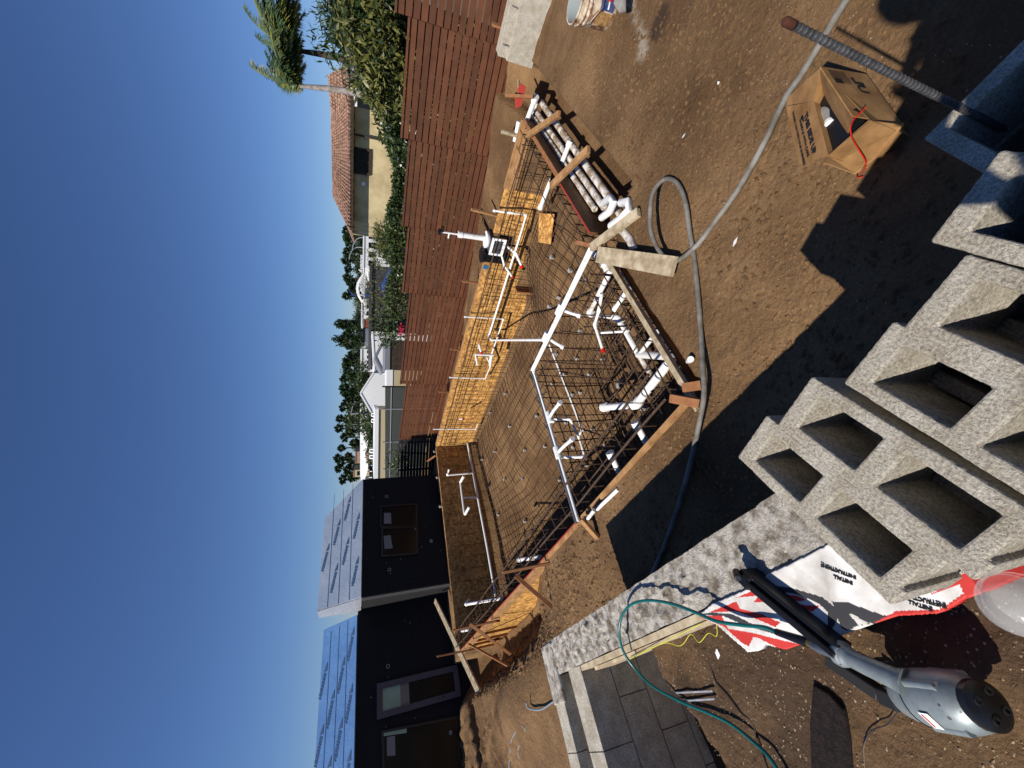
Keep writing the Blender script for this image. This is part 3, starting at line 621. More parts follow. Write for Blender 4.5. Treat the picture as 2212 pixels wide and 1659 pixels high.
pipe('capped white stub poking through the near wall rebar, middle one',[zs(1063,1192,-2.2),zs(1112,1295,-2.3)],.03,M['pvc'],caps=(0,))
# pipes along the far wall
fo=lambda X,Y,off=-.2: onfar(X,Y,off)
pipe('white return pipe from the skimmer along the yellow wall and down into the pit',[fo(1125,505),fo(1056,726),fo(1062,735,-.35),H(1176,734,-2.2)],.022,M['pvc'])
pipe('thin white riser with a bend right of the red capped fitting',[fo(1004,684,-.12),fo(1088,689,-.2),fo(1057,780,-.3)],.017,M['pvc'],caps=(0,))
pipe('thin white riser on the yellow wall right of the skimmer',[fo(1067,455,-.12),fo(1104,460,-.2),fo(1137,464,-.2),fo(1122,515,-.24)],.018,M['pvc'],caps=(0,))
pipe('thin white riser standing left of the manifold on the yellow wall',[fo(972,815,-.12),fo(1048,818,-.15),fo(1060,790,-.25),fo(1050,768,-.25)],.017,M['pvc'],caps=(0,))
pipe('thin white riser near the far left corner of the yellow wall',[fo(937,927,-.12),fo(1028,927,-.18),fo(1032,915,-.22)],.017,M['pvc'],caps=(0,))
pipe('short white pipe poking over the yellow wall behind the black canister',[fo(1052,578,.12),fo(1040,592,.15)],.024,M['pvc'],caps=(1,))
pipe('small white stub with red end standing on the far wall rebar',[fo(993,905,-.35),fo(1001,905,-.55)],.022,M['pvc'],caps=(1,),ccol=M['redcap'])
root=thing('pipe_manifold','white pipe manifold with red cap hanging in front of the yellow wall','pipe',fo(1040,765,-.4),None)
zq=lambda a,b,o:onfar((1800+a/5.53)/1.8228,(1250+b/5.53)/1.8228,o)
for pts,r_ in (([(395,805),(790,825)],.026),([(395,805),(440,1030)],.022),([(750,830),(715,1040)],.03),([(470,580),(515,740)],.022),([(440,665),(490,670)],.012)):
    f=MB(); f.tube([zq(*p,-.5) for p in pts],r_,8); f.build('pipe_run',M['pvc'],root,smooth=True)
f=MB(); f.tube([zq(510,740,-.5),zq(540,790,-.5)],.028,8); f.build('cap',M['redcap'],root,smooth=True)
# left wall pipes
lp=lambda X,Y,off=.16: VP(X,Y,FLp+Ln*off,Ln)
pipe('white pipe along the foot of the shaded left wall',[lp(1010,957),lp(1052,1180),lp(1071,1290)],.034,M['pvc'],fit=False)
root=thing('pipe_manifold','white H-shaped pipe manifold on the shaded left wall','pipe',lp(1030,1080))
y3=lambda a,b,o=.16:lp((1200+a/2.212)/1.8228,(1400+b/2.212)/1.8228,o)
for pts,r_ in (([(1355,1105),(1390,1380)],.03),([(1380,1240),(1500,1235)],.026),([(1355,1105),(1385,1050)],.04),([(1395,1385),(1432,1320)],.04)):
    f=MB(); f.tube([y3(*pts[0],.18),y3(*pts[1],.18 if r_<.035 else .42)],r_,8); f.build('pipe_run',M['pvc'],root,smooth=True)
pipe('white branch pipe with an upturned end near the far left corner',[y3(1475,1022),y3(1240,1042),y3(1255,992,.3)],.026,M['pvc'])
n4=lambda a,b,o=.2:VP((1800+a/2.765)/1.8228,(2000+b/2.765)/1.8228,NRp+Nn*o,Nn)
pipe('white pipe lying against the left wall rebar with an upturned stub',[n4(490,985,.35),n4(95,1050,.6),n4(130,1000,.7)],.03,M['pvc'])
pipe('white pipe stub through the near wall cage left of its middle',[n4(905,535,.25),n4(680,562,.5)],.032,M['pvc'],caps=(1,))
pipe('short white stub at the left end of the near wall cage',[n4(135,1325,.25),n4(5,1350,.5)],.028,M['pvc'])
# trench pipes
tz=-2.42
for k,(a,b,r_,m,lab) in enumerate((((1151,250),(1285,452),.034,M['pvcd'],'first dirty pipe in the trench next to the plywood form'),((1156,238),(1305,448),.036,M['pvcd'],'middle dirty pipe running the length of the trench'),((1170,222),(1352,478),.042,M['pvcd'],'outer dirt-crusted pipe along the trench edge'))):
    pipe(lab,[H(*a,-2.3),H((a[0]+b[0])/2,(a[1]+b[1])/2,-2.3),H(*b,-2.27)],r_,m,fit=False)
pipe('white elbow curving off the dirty trench pipe, left one',[H(1302,440,-2.2),H(1318,428,-2.1),H(1326,438,-2.08),H(1318,456,-2.1),H(1300,470,-2.16)],.036,M['pvc'],fit=False)
pipe('white elbow curving at the trench edge, right one',[H(1342,438,-2.12),H(1356,436,-2.07),H(1360,452,-2.06),H(1342,472,-2.08),H(1320,488,-2.12)],.036,M['pvc'],fit=False)
pipe('stained white elbow at the near end of the trench',[H(1330,478,-2.14),H(1362,520,-2.08),H(1368,535,-2.07),H(1362,556,-2.12)],.036,M['pvcd'],fit=False)
pipe('bright white pipe rising from the shovel end of the trench',[H(1156,213,-2.15),H(1138,262,-2.18)],.036,M['pvc'],caps=(0,))
pipe('short white pipe linking the far end of the trench pipes',[H(1158,222,-2.28),H(1150,258,-2.3),H(1140,275,-2.35)],.033,M['pvc'])
pipe('small white branch angled off the outer trench pipe',[H(1230,310,-2.24),H(1215,348,-2.22)],.028,M['pvc'],caps=(0,))
pipe('white pipe stub outside the far right form corner',[H(1121,262,-2.08),H(1112,305,-2.1)],.034,M['pvc'],fit=False)
pipe('large white stub inside the pit beneath the plywood form',[H(1191,387,-2.55),H(1168,447,-2.6)],.034,M['pvc'],caps=(1,))
pipe('white pipes and tee tucked under the board at the spa corner',[H(1282,545,-2.25),H(1300,560,-2.3),H(1312,585,-2.35)],.035,M['pvc'])
pipe('dusty thin pipe buried along the ground beside the weathered form',[H(1345,590,-2.2),H(1400,665,-2.22),H(1450,755,-2.2)],.018,M['pvcd'],fit=False)
pipe('small open white pipe end sticking out of the soil near the hose',[H(1488,780,-2.14),H(1492,776,-2.06)],.022,M['pvc'],fit=False)
# skimmer
sk=onfar(1072,528,-.02)
root=thing('pool_skimmer','white and grey skimmer housing set in a gap of the yellow form wall','skimmer',sk-np.array([0,0,.25]))
yy=Fn;
f=MB(); f.box(sk+Fn*.1+np.array([0,0,-.02]),Fd*.13,Fn*.17,(0,0,.16)); f.build('body',mat('grey skimmer plastic',(.07,.07,.08),.5),root,bevel=.01)
f=MB()
for (dx,dz,hx,hz) in ((0,.10,.17,.02),(0,-.12,.17,.02),(-.15,0,.02,.10),(.15,0,.02,.10)): f.box(sk-Fn*.085+Fd*dx+np.array([0,0,dz]),Fd*hx,Fn*.015,(0,0,hz))
f.build('faceplate',M['white'],root)
f=MB(); f.lathe(sk+Fn*.12+np.array([0,0,.14]),(0,0,1),[(.14,0),(.15,.02),(.15,.05),(.0,.06)],20); f.build('lid_ring',M['white'],root,smooth=True)
p0=sk+Fn*.12+Fd*.02+np.array([0,0,.2])
f=MB(); f.tube([p0,p0+np.array([0,0,.42])],.05,12); f.tube([p0+np.array([0,0,.42]),p0+np.array([0,0,.50])],.058,12); f.build('riser',M['pvc'],root,smooth=True)
f=MB(); f.tube([p0+np.array([0,0,.50]),p0+np.array([0,0,.80])],.016,8); f.tube([p0+np.array([0,0,.66]),p0+np.array([0,0,.66])-Fd*.1],.014,8); f.build('test_pipe',M['pvc'],root,smooth=True)
f=MB(); f.lathe(p0+np.array([0,0,.80]),(0,0,1),[(.03,0),(.055,.02),(.055,.05),(.0,.07)],14); f.box(p0+np.array([0,0,.78])+Fd*.06,Fd*.05,Fn*.02,(0,0,.015)); f.build('valve',M['black'],root,smooth=True)
for (a,b,c) in (((1112,523),(1120,530),(1119,560)),((1083,560),(1104,577),(1111,590))):
    pass
pipe('white pipe with red cap hanging from the skimmer, right one',[sk+np.array([0,0,-.2]),onfar(1115,548,-.25),onfar(1127,575,-.3)],.026,M['pvc'],caps=(2,),ccol=M['redcap'])
pipe('white pipe with red cap hanging from the skimmer, left one',[sk+np.array([0,0,-.1])-Fd*.1,onfar(1090,575,-.22),onfar(1107,598,-.28)],.02,M['pvc'],caps=(2,),ccol=M['redcap'])
cn=onfar(1058,552,.05)
root=thing('filter_canister','black round canister standing left of the white skimmer','canister',cn-np.array([0,0,.25]))
f=MB(); f.lathe(cn-np.array([0,0,.28]),(0,0,1),[(.13,0),(.13,.4),(.0,.4)],20,cap0=True); f.build('body',M['black'],root,smooth=True)
f=MB(); f.lathe(cn+np.array([0,0,.12]),(0,0,1),[(.145,0),(.15,.01),(.15,.05),(.10,.07),(0,.07)],20); f.build('lid',M['black'],root,smooth=True)
# ------------------------------------------------------------------ fence on the far side
foff=1.0
def ff(X,Y): return VP(X,Y,FLp+Fn*foff,Fn)
def fz(s,z,o=0): return FLp+Fn*(foff+o)+Fd*s+np.array([0,0,z-G])
steps=[(-1.12,1.93,(865,950)),(1.93,5.20,(869,627)),(5.20,6.81,(866,483)),(6.81,8.36,(853+18,295)),(8.36,9.88,(0,0)),(9.88,12.5,(0,0))]
tops=[-1.07,-.895,-.725,-.605,-.475,-.295]; bots=[-2.42,-2.40,-2.22,-2.10,-2.02,-1.86]
names=['lowest, leftmost panel','second panel from the left','third panel from the left, behind the canister','fourth panel, behind the orange stake','fifth panel from the left','highest, rightmost panel']
pitch=.1045
for (s0,s1,_),zt_,zb_,nm in zip(steps,tops,bots,names):
    t=thing('fence_panel','brown horizontal board fence section, %s'%nm,'fence',fz((s0+s1)/2,zb_),'stepped brown fence sections beyond the pool')
    n_=int((zt_-zb_)/pitch)+1; 
    for k in range(n_):
        z=zt_-.035-pitch*k-.046
        cuts=sorted([s0]+[s0+ (s1-s0)*random.random() for _ in range(1 if s1-s0>2 and k%3==0 else 0)]+[s1])
        f=MB()
        for a,b in zip(cuts[:-1],cuts[1:]): f.box(fz((a+b)/2,z,random.uniform(-.002,.002)),Fd*((b-a)/2-.002),Fn*.009,(0,0,.0432))
        f.build('board',M['fence'],t)
    f=MB(); f.box(fz((s0+s1)/2,zt_-.015),Fd*(s1-s0)/2,Fn*.03,(0,0,.014)); f.build('cap_rail',M['fence'],t)
    ps=np.arange(s0+.03,s1,.8) if s1-s0>2 else [s0+.03,(s0+s1)/2]
    for s in ps:
        f=MB(); f.box(fz(s,(zt_+zb_)/2-.03,.04),Fd*.03,Fn*.028,(0,0,(zt_-zb_)/2)); f.build('post',M['fencedark'],t)
# dark return fence at far left
fc=fz(-1.14,-1.1); rd=-np.array([Ld_[0],Ld_[1],0])*-1
q1=VP(868,1025,fc,np.array([-.62,.78,0])) 
t=thing('fence_panel','black slatted fence in shade between the brown fence and the black building','fence',fc+np.array([0,0,-1.4]))
def dk(Y,X,nvec=nrm(np.array([.30,.95,0]))): return VP(X,Y,fc,nvec)
for k in range(13):
    z=-1.16-k*.108-.04; a=fc.copy();a[2]=z; b=dk(1075,900).copy();b[2]=z-.02
    f=MB(); f.beam(a,b,.02,.088); f.build('board',M['fencedark'],t)
f=MB(); b=dk(1075,900);a=fc.copy();a[2]=-1.09;b[2]=-1.10; f.beam(a,b,.06,.03); f.build('cap_rail',M['fencedark'],t)
for q in (.05,.5,.98):
    p=fc*(1-q)+dk(1075,900)*q; f=MB(); f.box((p[0],p[1],-1.8),(.03,0,0),(0,.03,0),(0,0,.68)); f.build('post',M['fencedark'],t)
# short block wall at the right end by the fence
bw=[H(1125,0,-1.72),H(1075,118,-1.72)]
a=H(1092,0,-1.62);b=H(1074,108,-1.66);d=nrm(b-a)*[1,1,0];d=nrm(d);n_=np.array([-d[1],d[0],0]); n_=n_ if n_[1]<0 else -n_
t=thing('block_wall','short pale block wall with capping at the right end of the brown fence','wall',[*((a+b)/2)[:2],-2.1])
A=a-d*1.2
f=MB(); f.box((A+b)/2+n_*.10+np.array([0,0,-.25]),(b-A)/2*[1,1,0],n_*.10,(0,0,.25)); f.build('courses',M['block'],t,bevel=.006)
f=MB(); f.box((A+b)/2+n_*.10+np.array([0,0,-.30])+n_*.07,(b-A)/2*[1,1,0],n_*.10,(0,0,.19)); f.build('footing',M['block'],t,bevel=.006)
for q in np.arange(.15,2.6,.4):
    f=MB(); f.box(b-d*q+n_*.13+np.array([0,0,-.1]),d*.007,n_*.136,(0,0,.103)); f.build('mortar_joint',M['blockdark'],t)
for q in (0.25,1.0):
    lumber(b-d*q-n_*.02+np.array([0,0,-.3]),b-d*q-n_*.02+np.array([0,0,.14]),.03,.05,M['redwood'],'wooden stake behind the short pale block wall, %s'%('at its end' if q<.5 else 'near the photo edge'),name='stake',cat='stake')
# shovel / red pan
sh=H(1134,207,-2.05)
root=thing('shovel','red shovel blade lying in the soil by the trench end','shovel',sh)
f=MB(); f.prism([sh+np.array(q) for q in ((-.16,.0,.05),(-.10,.16,.07),(.10,.17,.09),(.16,.0,.06),(.0,-.16,.04))],(0,0,.012)); f.build('blade',M['redpaint'],root,bevel=.004)
f=MB(); f.tube([sh+np.array([0,.05,.08]),H(1120,175,-2.0)],.016,8); f.build('handle',M['oldlumber'],root,smooth=True)
# ------------------------------------------------------------------ bucket, trowel
bc=H(1316,28,G); bc=np.array([*bc[:2],G-.01])
bh=.37; tilt=nrm(np.array([-.05,.02,1]))
root=thing('bucket','scuffed paint-splashed plastic bucket with grey inside standing on the soil','bucket',bc)
f=MB(); f.lathe(bc,tilt,[(.128,0),(.132,.005),(.143,.26),(.152,.262),(.152,.275),(.145,.28),(.147,.30),(.156,.302),(.156,.315),(.149,.32),(.150,.362),(.157,.364),(.157,.375),(.146,.375)],40,cap0=True); f.build('shell',M['bucket'],root,smooth=True)
f=MB(); f.lathe(bc,tilt,[(.146,.374),(.141,.35),(.125,.02),(0,.02)],40); f.build('inside',M['bucketin'],root,smooth=True)
u_=nrm(np.cross(tilt,[0,0,1])) if abs(tilt[2])<.99 else np.array([1.,0,0])
tocam=nrm(np.array([-bc[0],-bc[1],0])); side=np.array([-tocam[1],tocam[0],0])
def bp(ang,h,rr): return bc+tilt*h+(tocam*math.cos(ang)+side*math.sin(ang))*rr
def lab_patch(a0,a1,h0,h1,m,nm,dr=.0022):
    f=MB();n=12;vs=[]
    for k in range(n+1):
        a=a0+(a1-a0)*k/n
        for h in(h0,h1): vs.append(bp(a,h,.132+(.143-.132)*h/.26+dr))
    f.add(vs,[(2*k,2*k+2,2*k+3,2*k+1) for k in range(n)]); f.build(nm,m,root)
lab_patch(.05,1.25,.035,.17,M['bluel'],'label'); lab_patch(.15,1.25,.085,.10,M['white'],'label_strip',.0035); lab_patch(.75,1.25,.15,.20,M['greenl'],'label_strip',.0035); lab_patch(-.75,-.02,.03,.19,mat('scuffed brown label',(.2,.1,.04),.6,(.4,.25,.1),30),'label')
f=MB(); f.tube([bp(-1.5,.27,.155),bp(-.7,.23,.165),bp(.1,.17,.172),bp(.9,.15,.17),bp(1.5,.27,.155)],.0035,6); f.build('bail_handle',M['steel'],root,smooth=True)
tr=H(1338,0,-1.99)
root=thing('trowel','grey trowel blade with red handle leaning on the bucket','trowel',[*tr[:2],G])
f=MB(); f.prism([H(1325,8,-1.93),H(1338,28,-1.98),H(1351,24,-2.0),H(1351,-12,-1.97),H(1332,-16,-1.92)],(0,0,-.006)); f.build('blade',M['rock'],root)
f=MB(); f.tube([H(1322,0,-1.93),H(1300,-12,-1.88)],.016,8); f.build('handle',M['redp'],root,smooth=True)
# ------------------------------------------------------------------ hose
def spl(P,n=10):
    P=[np.asarray(p,float) for p in P];P=[2*P[0]-P[1]]+P+[2*P[-1]-P[-2]];out=[]
    for i in range(1,len(P)-2):
        for k in range(n):
            t=k/n;out.append(.5*((2*P[i])+(-P[i-1]+P[i+1])*t+(2*P[i-1]-5*P[i]+4*P[i+1]-P[i+2])*t*t+(-P[i-1]+3*P[i]-3*P[i+1]+P[i+2])*t**3))
    return out+[P[-2]]
hz=G+.03
hp=[(1850,-30,G+.02),(1825,5,G+.02),(1780,80,G+.02),(1735,155,G+.02),(1695,215,G+.03),(1650,310,hz),(1600,400,hz),(1550,472,hz),(1500,535,hz+.02),(1455,565,hz+.02),(1423,540,hz+.06),(1405,490,hz+.10),(1410,420,hz+.08),(1435,388,hz+.02),(1462,395,hz),(1480,435,hz),(1490,500,hz-.01),(1500,560,hz-.01),(1508,640,hz),(1514,720,hz),(1518,790,hz+.05),(1521,850,hz+.08),(1512,905,hz+.06),(1495,985,hz+.02),(1470,1080,hz),(1435,1180,hz),(1400,1260,hz-.02)]
root=thing('hose','thick grey hose looping across the soil from the right to the pool corner','hose',H(1455,565,G))
f=MB(); f.tube(spl([H(*q) for q in hp],8),.0165,12); f.build('hose_run',M['hose'],root,smooth=True)
f=MB(); f.tube([H(1515,742,hz),H(1516,752,hz)],.022,10); f.build('clamp',M['steel'],root,smooth=True)
# ------------------------------------------------------------------ cardboard box
bx=thing('cardboard_box','open brown cardboard box with torn flaps and tools inside, on the soil','box',H(1830,250,G))

def bq(*q): return [H(x,y,z) for (x,y,z) in q]
def sheet(name,P,m,par,th=.004,lab=None):
    P=[np.asarray(p) for p in P]; n=nrm(np.cross(P[1]-P[0],P[2]-P[0])); n=n if n[2]>0 else -n
    f=MB(); f.prism(P,-n*th); o=f.build(name,m,par); return o,n
rim=bq((1757,219,-1.84),(1789,338,-1.84),(1882,262,-1.84),(1772,146,-1.79))
gb=[np.array([*(p[:2]*1.0),G+.004]) for p in rim]; cc=sum(rim)/4
for i in range(4):
    a,b=rim[i],rim[(i+1)%4]; gb_=[cc[:2]+(q[:2]-cc[:2])*1.0 for q in (a,b)]
    f=MB(); f.prism([a,b,np.array([*gb_[1],G]),np.array([*gb_[0],G])],nrm(cc-a)*.004); f.build('side_wall',M['card'],bx)
f=MB(); f.prism([np.array([*p[:2],G+.01]) for p in rim],(0,0,.004)); f.build('bottom',M['card'],bx)
fl1,nf=sheet('flap',bq((1757,219,-1.84),(1698,230,-1.93),(1725,356,-1.93),(1788,338,-1.84)),M['card'],bx)
P=bq((1757,219,-1.84),(1698,230,-1.93),(1725,356,-1.93),(1788,338,-1.84)); e_r=nrm(P[2]-P[1]); e_u=nrm(P[0]-P[1])
org=lambda a,b:P[1]+(P[2]-P[1])*a+(P[0]-P[1])*b+nf*.002
text_mesh('printed_text','THIS SIDE UP',org(.20,.60),e_r,e_u,.036,M['ink'],bx,bold=.0012)
text_mesh('printed_text','HANDLE WITH CARE',org(.26,.40),e_r,e_u,.021,M['ink'],bx)
text_mesh('printed_text','THANK YOU FOR YOUR BUSINESS!',org(.12,.20),e_r,e_u,.0185,M['ink'],bx)
sheet('flap',bq((1757,219,-1.84),(1772,146,-1.79),(1703,209,-1.90),(1697,228,-1.93)),M['card'],bx)
sheet('flap',bq((1788,338,-1.85),(1877,261,-1.84),(1950,270,-2.0),(1925,310,-2.02),(1880,352,-2.04),(1848,377,-2.05),(1778,352,-1.95)),M['card'],bx)
o_,nt_=sheet('flap',bq((1772,143,-1.76),(1842,250,-1.79),(1950,268,-2.05),(1872,160,-2.04)),M['card'],bx)
P2=bq((1772,143,-1.76),(1842,250,-1.79),(1950,268,-2.05),(1872,160,-2.04)); r2=nrm(P2[1]-P2[0]);u2=nrm(P2[0]-P2[3])
g2=lambda a,b:P2[0]+(P2[1]-P2[0])*a+(P2[3]-P2[0])*b+nt_*.003
text_mesh('printed_text','TUL',g2(.66,.52),-r2,-u2,.075,M['ink'],bx,bold=.003)
f=MB()
for k in range(7): f.quad(g2(.06,.10+.05*k),g2(.34,.10+.05*k),g2(.34,.125+.05*k),g2(.06,.125+.05*k))
f.quad(g2(.24,.10),g2(.34,.10),g2(.34,.27),g2(.24,.27)); f.build('printed_flag',M['ink'],bx)
f=MB(); f.quad(g2(.88,.15),g2(.90,.15),g2(.90,.4),g2(.88,.4)); f.add([g2(.84,.18),g2(.94,.18),g2(.89,.06)],[(0,1,2)]); f.build('printed_arrow',M['ink'],bx)
sheet('flap',bq((1773,146,-1.765),(1842,252,-1.795),(1829,296,-1.90),(1768,182,-1.86)),M['card'],bx)
# things in the box
c=H(1800,285,-1.95)
root=thing('tool_case','black tool case with white sticker and red tab inside the open box','tool case',[*c[:2],G+.02])
f=MB(); f.box([c[0]+.02,c[1]-.03,-1.95],(.13,.06,0),(-.035,.075,0),(.0,0,.07)); f.build('case',M['black'],root,bevel=.01)
f=MB(); f.box(H(1797,302,-1.897),(.014,.006,0),(-.006,.010,0),(0,0,.002)); f.build('sticker',M['white'],root)
f=MB(); f.tube([H(1768,306,-1.89),H(1777,314,-1.888),H(1788,320,-1.89)],.006,6); f.build('tab',M['redcap'],root)
c=H(1787,262,-1.9)
root=thing('water_bottle','clear plastic bottle with a round cap tucked in the box','bottle',[*c[:2],-2.0])
a=H(1779,225,-1.93);b=H(1795,277,-1.87); ax=nrm(b-a)
f=MB(); f.lathe(a,ax,[(.0,0),(.032,.0),(.033,.08),(.03,.1),(.015,.13),(.015,.14)],16); f.build('body',M['clear'],root,smooth=True)
f=MB(); f.lathe(a,ax,[(.017,.135),(.018,.155),(0,.156)],16); f.build('cap',M['white'],root,smooth=True)
root=thing('red_cord','red wire hanging out of the box over its near flap','cord',H(1860,340,-2.0))
f=MB(); f.tube(spl(bq((1870,232,-1.83),(1842,262,-1.80),(1838,290,-1.80),(1850,315,-1.88),(1868,345,-1.96),(1870,362,-1.99),(1855,378,-2.03),(1852,384,-2.08),(1865,381,-2.09)),6),.0022,6); f.build('wire',M['redcap'],root,smooth=True)
# ------------------------------------------------------------------ block walls
def we(e,n,z): p=wE*e+wN*n; return np.array([p[0],p[1],z])
def wbox(f,e0,e1,n0,n1,z0,z1): 
    x=np.array([*wE,0]);y=np.array([*wN,0]); f.box(we((e0+e1)/2,(n0+n1)/2,(z0+z1)/2),x*(e1-e0)/2,y*(n1-n0)/2,(0,0,(z1-z0)/2))
WZ=-1.25
bwall=thing('block_wall','rough grouted concrete block retaining wall with an open corner channel, under the stacked blocks','wall',we(-1.5,.25,G-.2))
E1=.55
f=MB()
# top of arm 1 as a rough grid, sides as plates
ne,nn_=420,26
es=np.linspace(EC+.0,E1,ne);ns=np.linspace(.151,.351,nn_)
EE,NN=np.meshgrid(es,ns,indexing='ij')
edge=np.minimum(np.minimum(NN-.151,.351-NN)/.03,1)
zt_=WZ+edge*(.011*fbm(EE,NN,45,5,3)+.034*np.clip(fbm(EE,NN,26,4,7)+.1,0,.6)*ss(.45,.75,np.sin(np.mod(EE,.2)/.2*math.pi))*ss(-1.35,-1.5,EE)) - .012*np.exp(-((np.mod(EE,.4)-.2)/.006)**2)
NN2=NN+np.where((NN>.34)|(NN<.16),.006*fbm(EE,NN,16,3,5),0)
P=[we(a,b,c) for a,b,c in zip(EE.ravel(),NN2.ravel(),zt_.ravel())]
fs=[(i*nn_+j,(i+1)*nn_+j,(i+1)*nn_+j+1,i*nn_+j+1) for i in range(ne-1) for j in range(nn_-1)]
f.add(P,fs); f.build('grouted_top',M['blockdark'],bwall,smooth=True)
def courses(nm,e0,e1,n0,n1,ztop,m):
    f=MB(); z=ztop;k=0
    while z>-2.5:
        ea=e0; st=(.2 if k%2 else .4)
        wbox(f,e0,e1,n0+.007,n1-.007,z-.2,z-.19)
        while ea<e1-.01:
            eb=min(ea+st,e1); wbox(f,ea+.005,eb-.005,n0,n1,z-.19,z); ea=eb; st=.4
        z-=.2;k+=1
    wbox(f,e0+.002,e1-.002,n0+.009,n1-.009,-2.6,ztop-.006)
    f.build(nm,m,bwall)
courses('courses',EC+.003,E1,.153,.349,WZ-.012,M['block'])
def courses_n(nm,e0,e1,n0,n1,ztop,m):
    f=MB(); z=ztop;k=0
    while z>-2.5:
        na=n1; st=(.2 if k%2 else .4)
        while na>n0+.01:
            nb=max(na-st,n0); wbox(f,e0,e1,nb+.003,na-.003,z-.194,z); na=nb; st=.4
        z-=.2;k+=1
    wbox(f,e0+.009,e1-.009,n0+.003,n1-.003,-2.6,ztop-.006)
    f.build(nm,m,bwall)
courses_n('courses',EC+.003,EC+.16,-1.6,.150,WZ-.0,M['block'])
courses_n('courses',EC+.36,EC+.55,-1.6,.150,WZ-.0,M['block'])
f=MB(); wbox(f,EC+.16,EC+.36,-1.6,.150,-2.5,WZ-.13); f.build('channel',M['block'],bwall)
f=MB(); f.box(we(EC+.10,.17,WZ+.005),np.array([*wE,0])*.1,np.array([*wN,0])*.17,(0,0,.012)); f.build('corner_pad',M['blockdark'],bwall,bevel=.008)
f=MB(); wbox(f,EC+.56,-.9,.118,.146,WZ-.13,WZ+.0); f.build('x',M['oldlumber'],bwall).name='edge_board'
f=MB(); wbox(f,EC+.7,-.95,.098,.114,WZ-.15,WZ-.02); f.build('x',M['oldlumber'],bwall).name='edge_board'
# right arm with rebar
bw2=thing('block_wall','shaded open-cell block wall at the right with the tall grey rebar standing in it','wall',H(2150,250,WZ))
tipp=H(1994,300,WZ)[:2]; ea=nrm(np.array([.105,-.14])*1.); na=np.array([-ea[1],ea[0]]); na=na if na@np.array([-1,-1])>0 else -na
X3=np.array([*ea,0]);Y3=np.array([*na,0])
def cells(f,org,X,Y,xb,yb,occ,z0,z1):
    """plan grid of solid cells extruded with hidden faces removed"""
    nx,ny=len(xb)-1,len(yb)-1
    S=lambda i,j:0<=i<nx and 0<=j<ny and occ[j][i]=='#'
    V=lambda i,j,z:org+X*xb[i]+Y*yb[j]+np.array([0,0,z])
    for i in range(nx):
        for j in range(ny):
            if not S(i,j): continue
            f.quad(V(i,j,z1),V(i+1,j,z1),V(i+1,j+1,z1),V(i,j+1,z1)); f.quad(V(i,j,z0),V(i,j+1,z0),V(i+1,j+1,z0),V(i+1,j,z0))
            if not S(i,j-1): f.quad(V(i,j,z0),V(i+1,j,z0),V(i+1,j,z1),V(i,j,z1))
            if not S(i,j+1): f.quad(V(i+1,j+1,z0),V(i,j+1,z0),V(i,j+1,z1),V(i+1,j+1,z1))
            if not S(i-1,j): f.quad(V(i,j+1,z0),V(i,j,z0),V(i,j,z1),V(i,j+1,z1))
            if not S(i+1,j): f.quad(V(i+1,j,z0),V(i+1,j+1,z0),V(i+1,j+1,z1),V(i+1,j,z1))
def weld(o,bev=.004,sub=0):
    import bmesh
    bm=bmesh.new();bm.from_mesh(o.data);bmesh.ops.remove_doubles(bm,verts=bm.verts,dist=.0005);bmesh.ops.recalc_face_normals(bm,faces=bm.faces)
    if sub:
        for k_ in range(3): bmesh.ops.subdivide_edges(bm,edges=[e for e in bm.edges if e.calc_length()>.05],cuts=1,use_grid_fill=True)
    bm.to_mesh(o.data);bm.free()
    b=o.modifiers.new('b','BEVEL');b.width=bev;b.segments=2;b.limit_method='ANGLE'
    if sub:
        m_=o.modifiers.new('s','SUBSURF');m_.subdivision_type='SIMPLE';m_.levels=1;m_.render_levels=sub+1
        if 'chips' not in bpy.data.textures:
            t_=bpy.data.textures.new('chips','CLOUDS');t_.noise_scale=.009;t_.noise_depth=4
            t_=bpy.data.textures.new('warp','CLOUDS');t_.noise_scale=.06;t_.noise_depth=2
        for tn,st in (('warp',.0022),('chips',.0018)):
            d_=o.modifiers.new('d','DISPLACE');d_.texture=bpy.data.textures[tn];d_.strength=st;d_.mid_level=.5;d_.texture_coords='LOCAL'
org=np.array([*tipp,0])
for k,(z1,sh) in enumerate(((WZ,0),(WZ-.2,.2),(WZ-.4,0),(WZ-.6,.2))):
    for q in range(3):
        o0=org+X3*(.402*q-(sh if q else 0))
        w=.396 if (q or not sh) else .196
        f=MB()
        if w>.3: cells(f,o0,X3,Y3,[0,.035,.18,.215,.36,.396],[0,.035,.26,.295],['#####','#.#.#','#####'],z1-.19,z1)
        else: cells(f,o0,X3,Y3,[0,.035,.16,.196],[0,.035,.26,.295],['###','#.#','###'],z1-.19,z1)
        weld(f.build('course_block',M['block'],bw2))
# rebar standing in the right wall
rb0=H(2095,245,WZ); rb0[2]=WZ-.15; s_=np.linalg.norm(H(2095,245,WZ)[:2])/np.linalg.norm(ray(1705,50)[:2]); rtop=ray(1705,50)*s_
root=thing('rebar_dowel','thick ribbed grey rebar with a rusty tip sticking up from the right block wall','rebar',rb0)
pr=[];h_=0;Lr=np.linalg.norm(rtop-rb0);axr=nrm(rtop-rb0)
while h_<Lr-.022:
    pr+=[(.0062,h_),(.0062,h_+.0065),(.0073,h_+.0085),(.0073,h_+.0105)]; h_+=.0125
f=MB(); f.lathe(rb0,axr,pr,16); f.build('bar',M['rebarg'],root,smooth=False)
f=MB(); f.lathe(rb0,axr,[(.0064,h_),(.0076,h_+.004),(.0072,h_+.010),(.0077,h_+.016),(.0068,h_+.021),(.005,h_+.024),(0,h_+.024)],14); f.build('rust_tip',M['rust'],root,smooth=True)
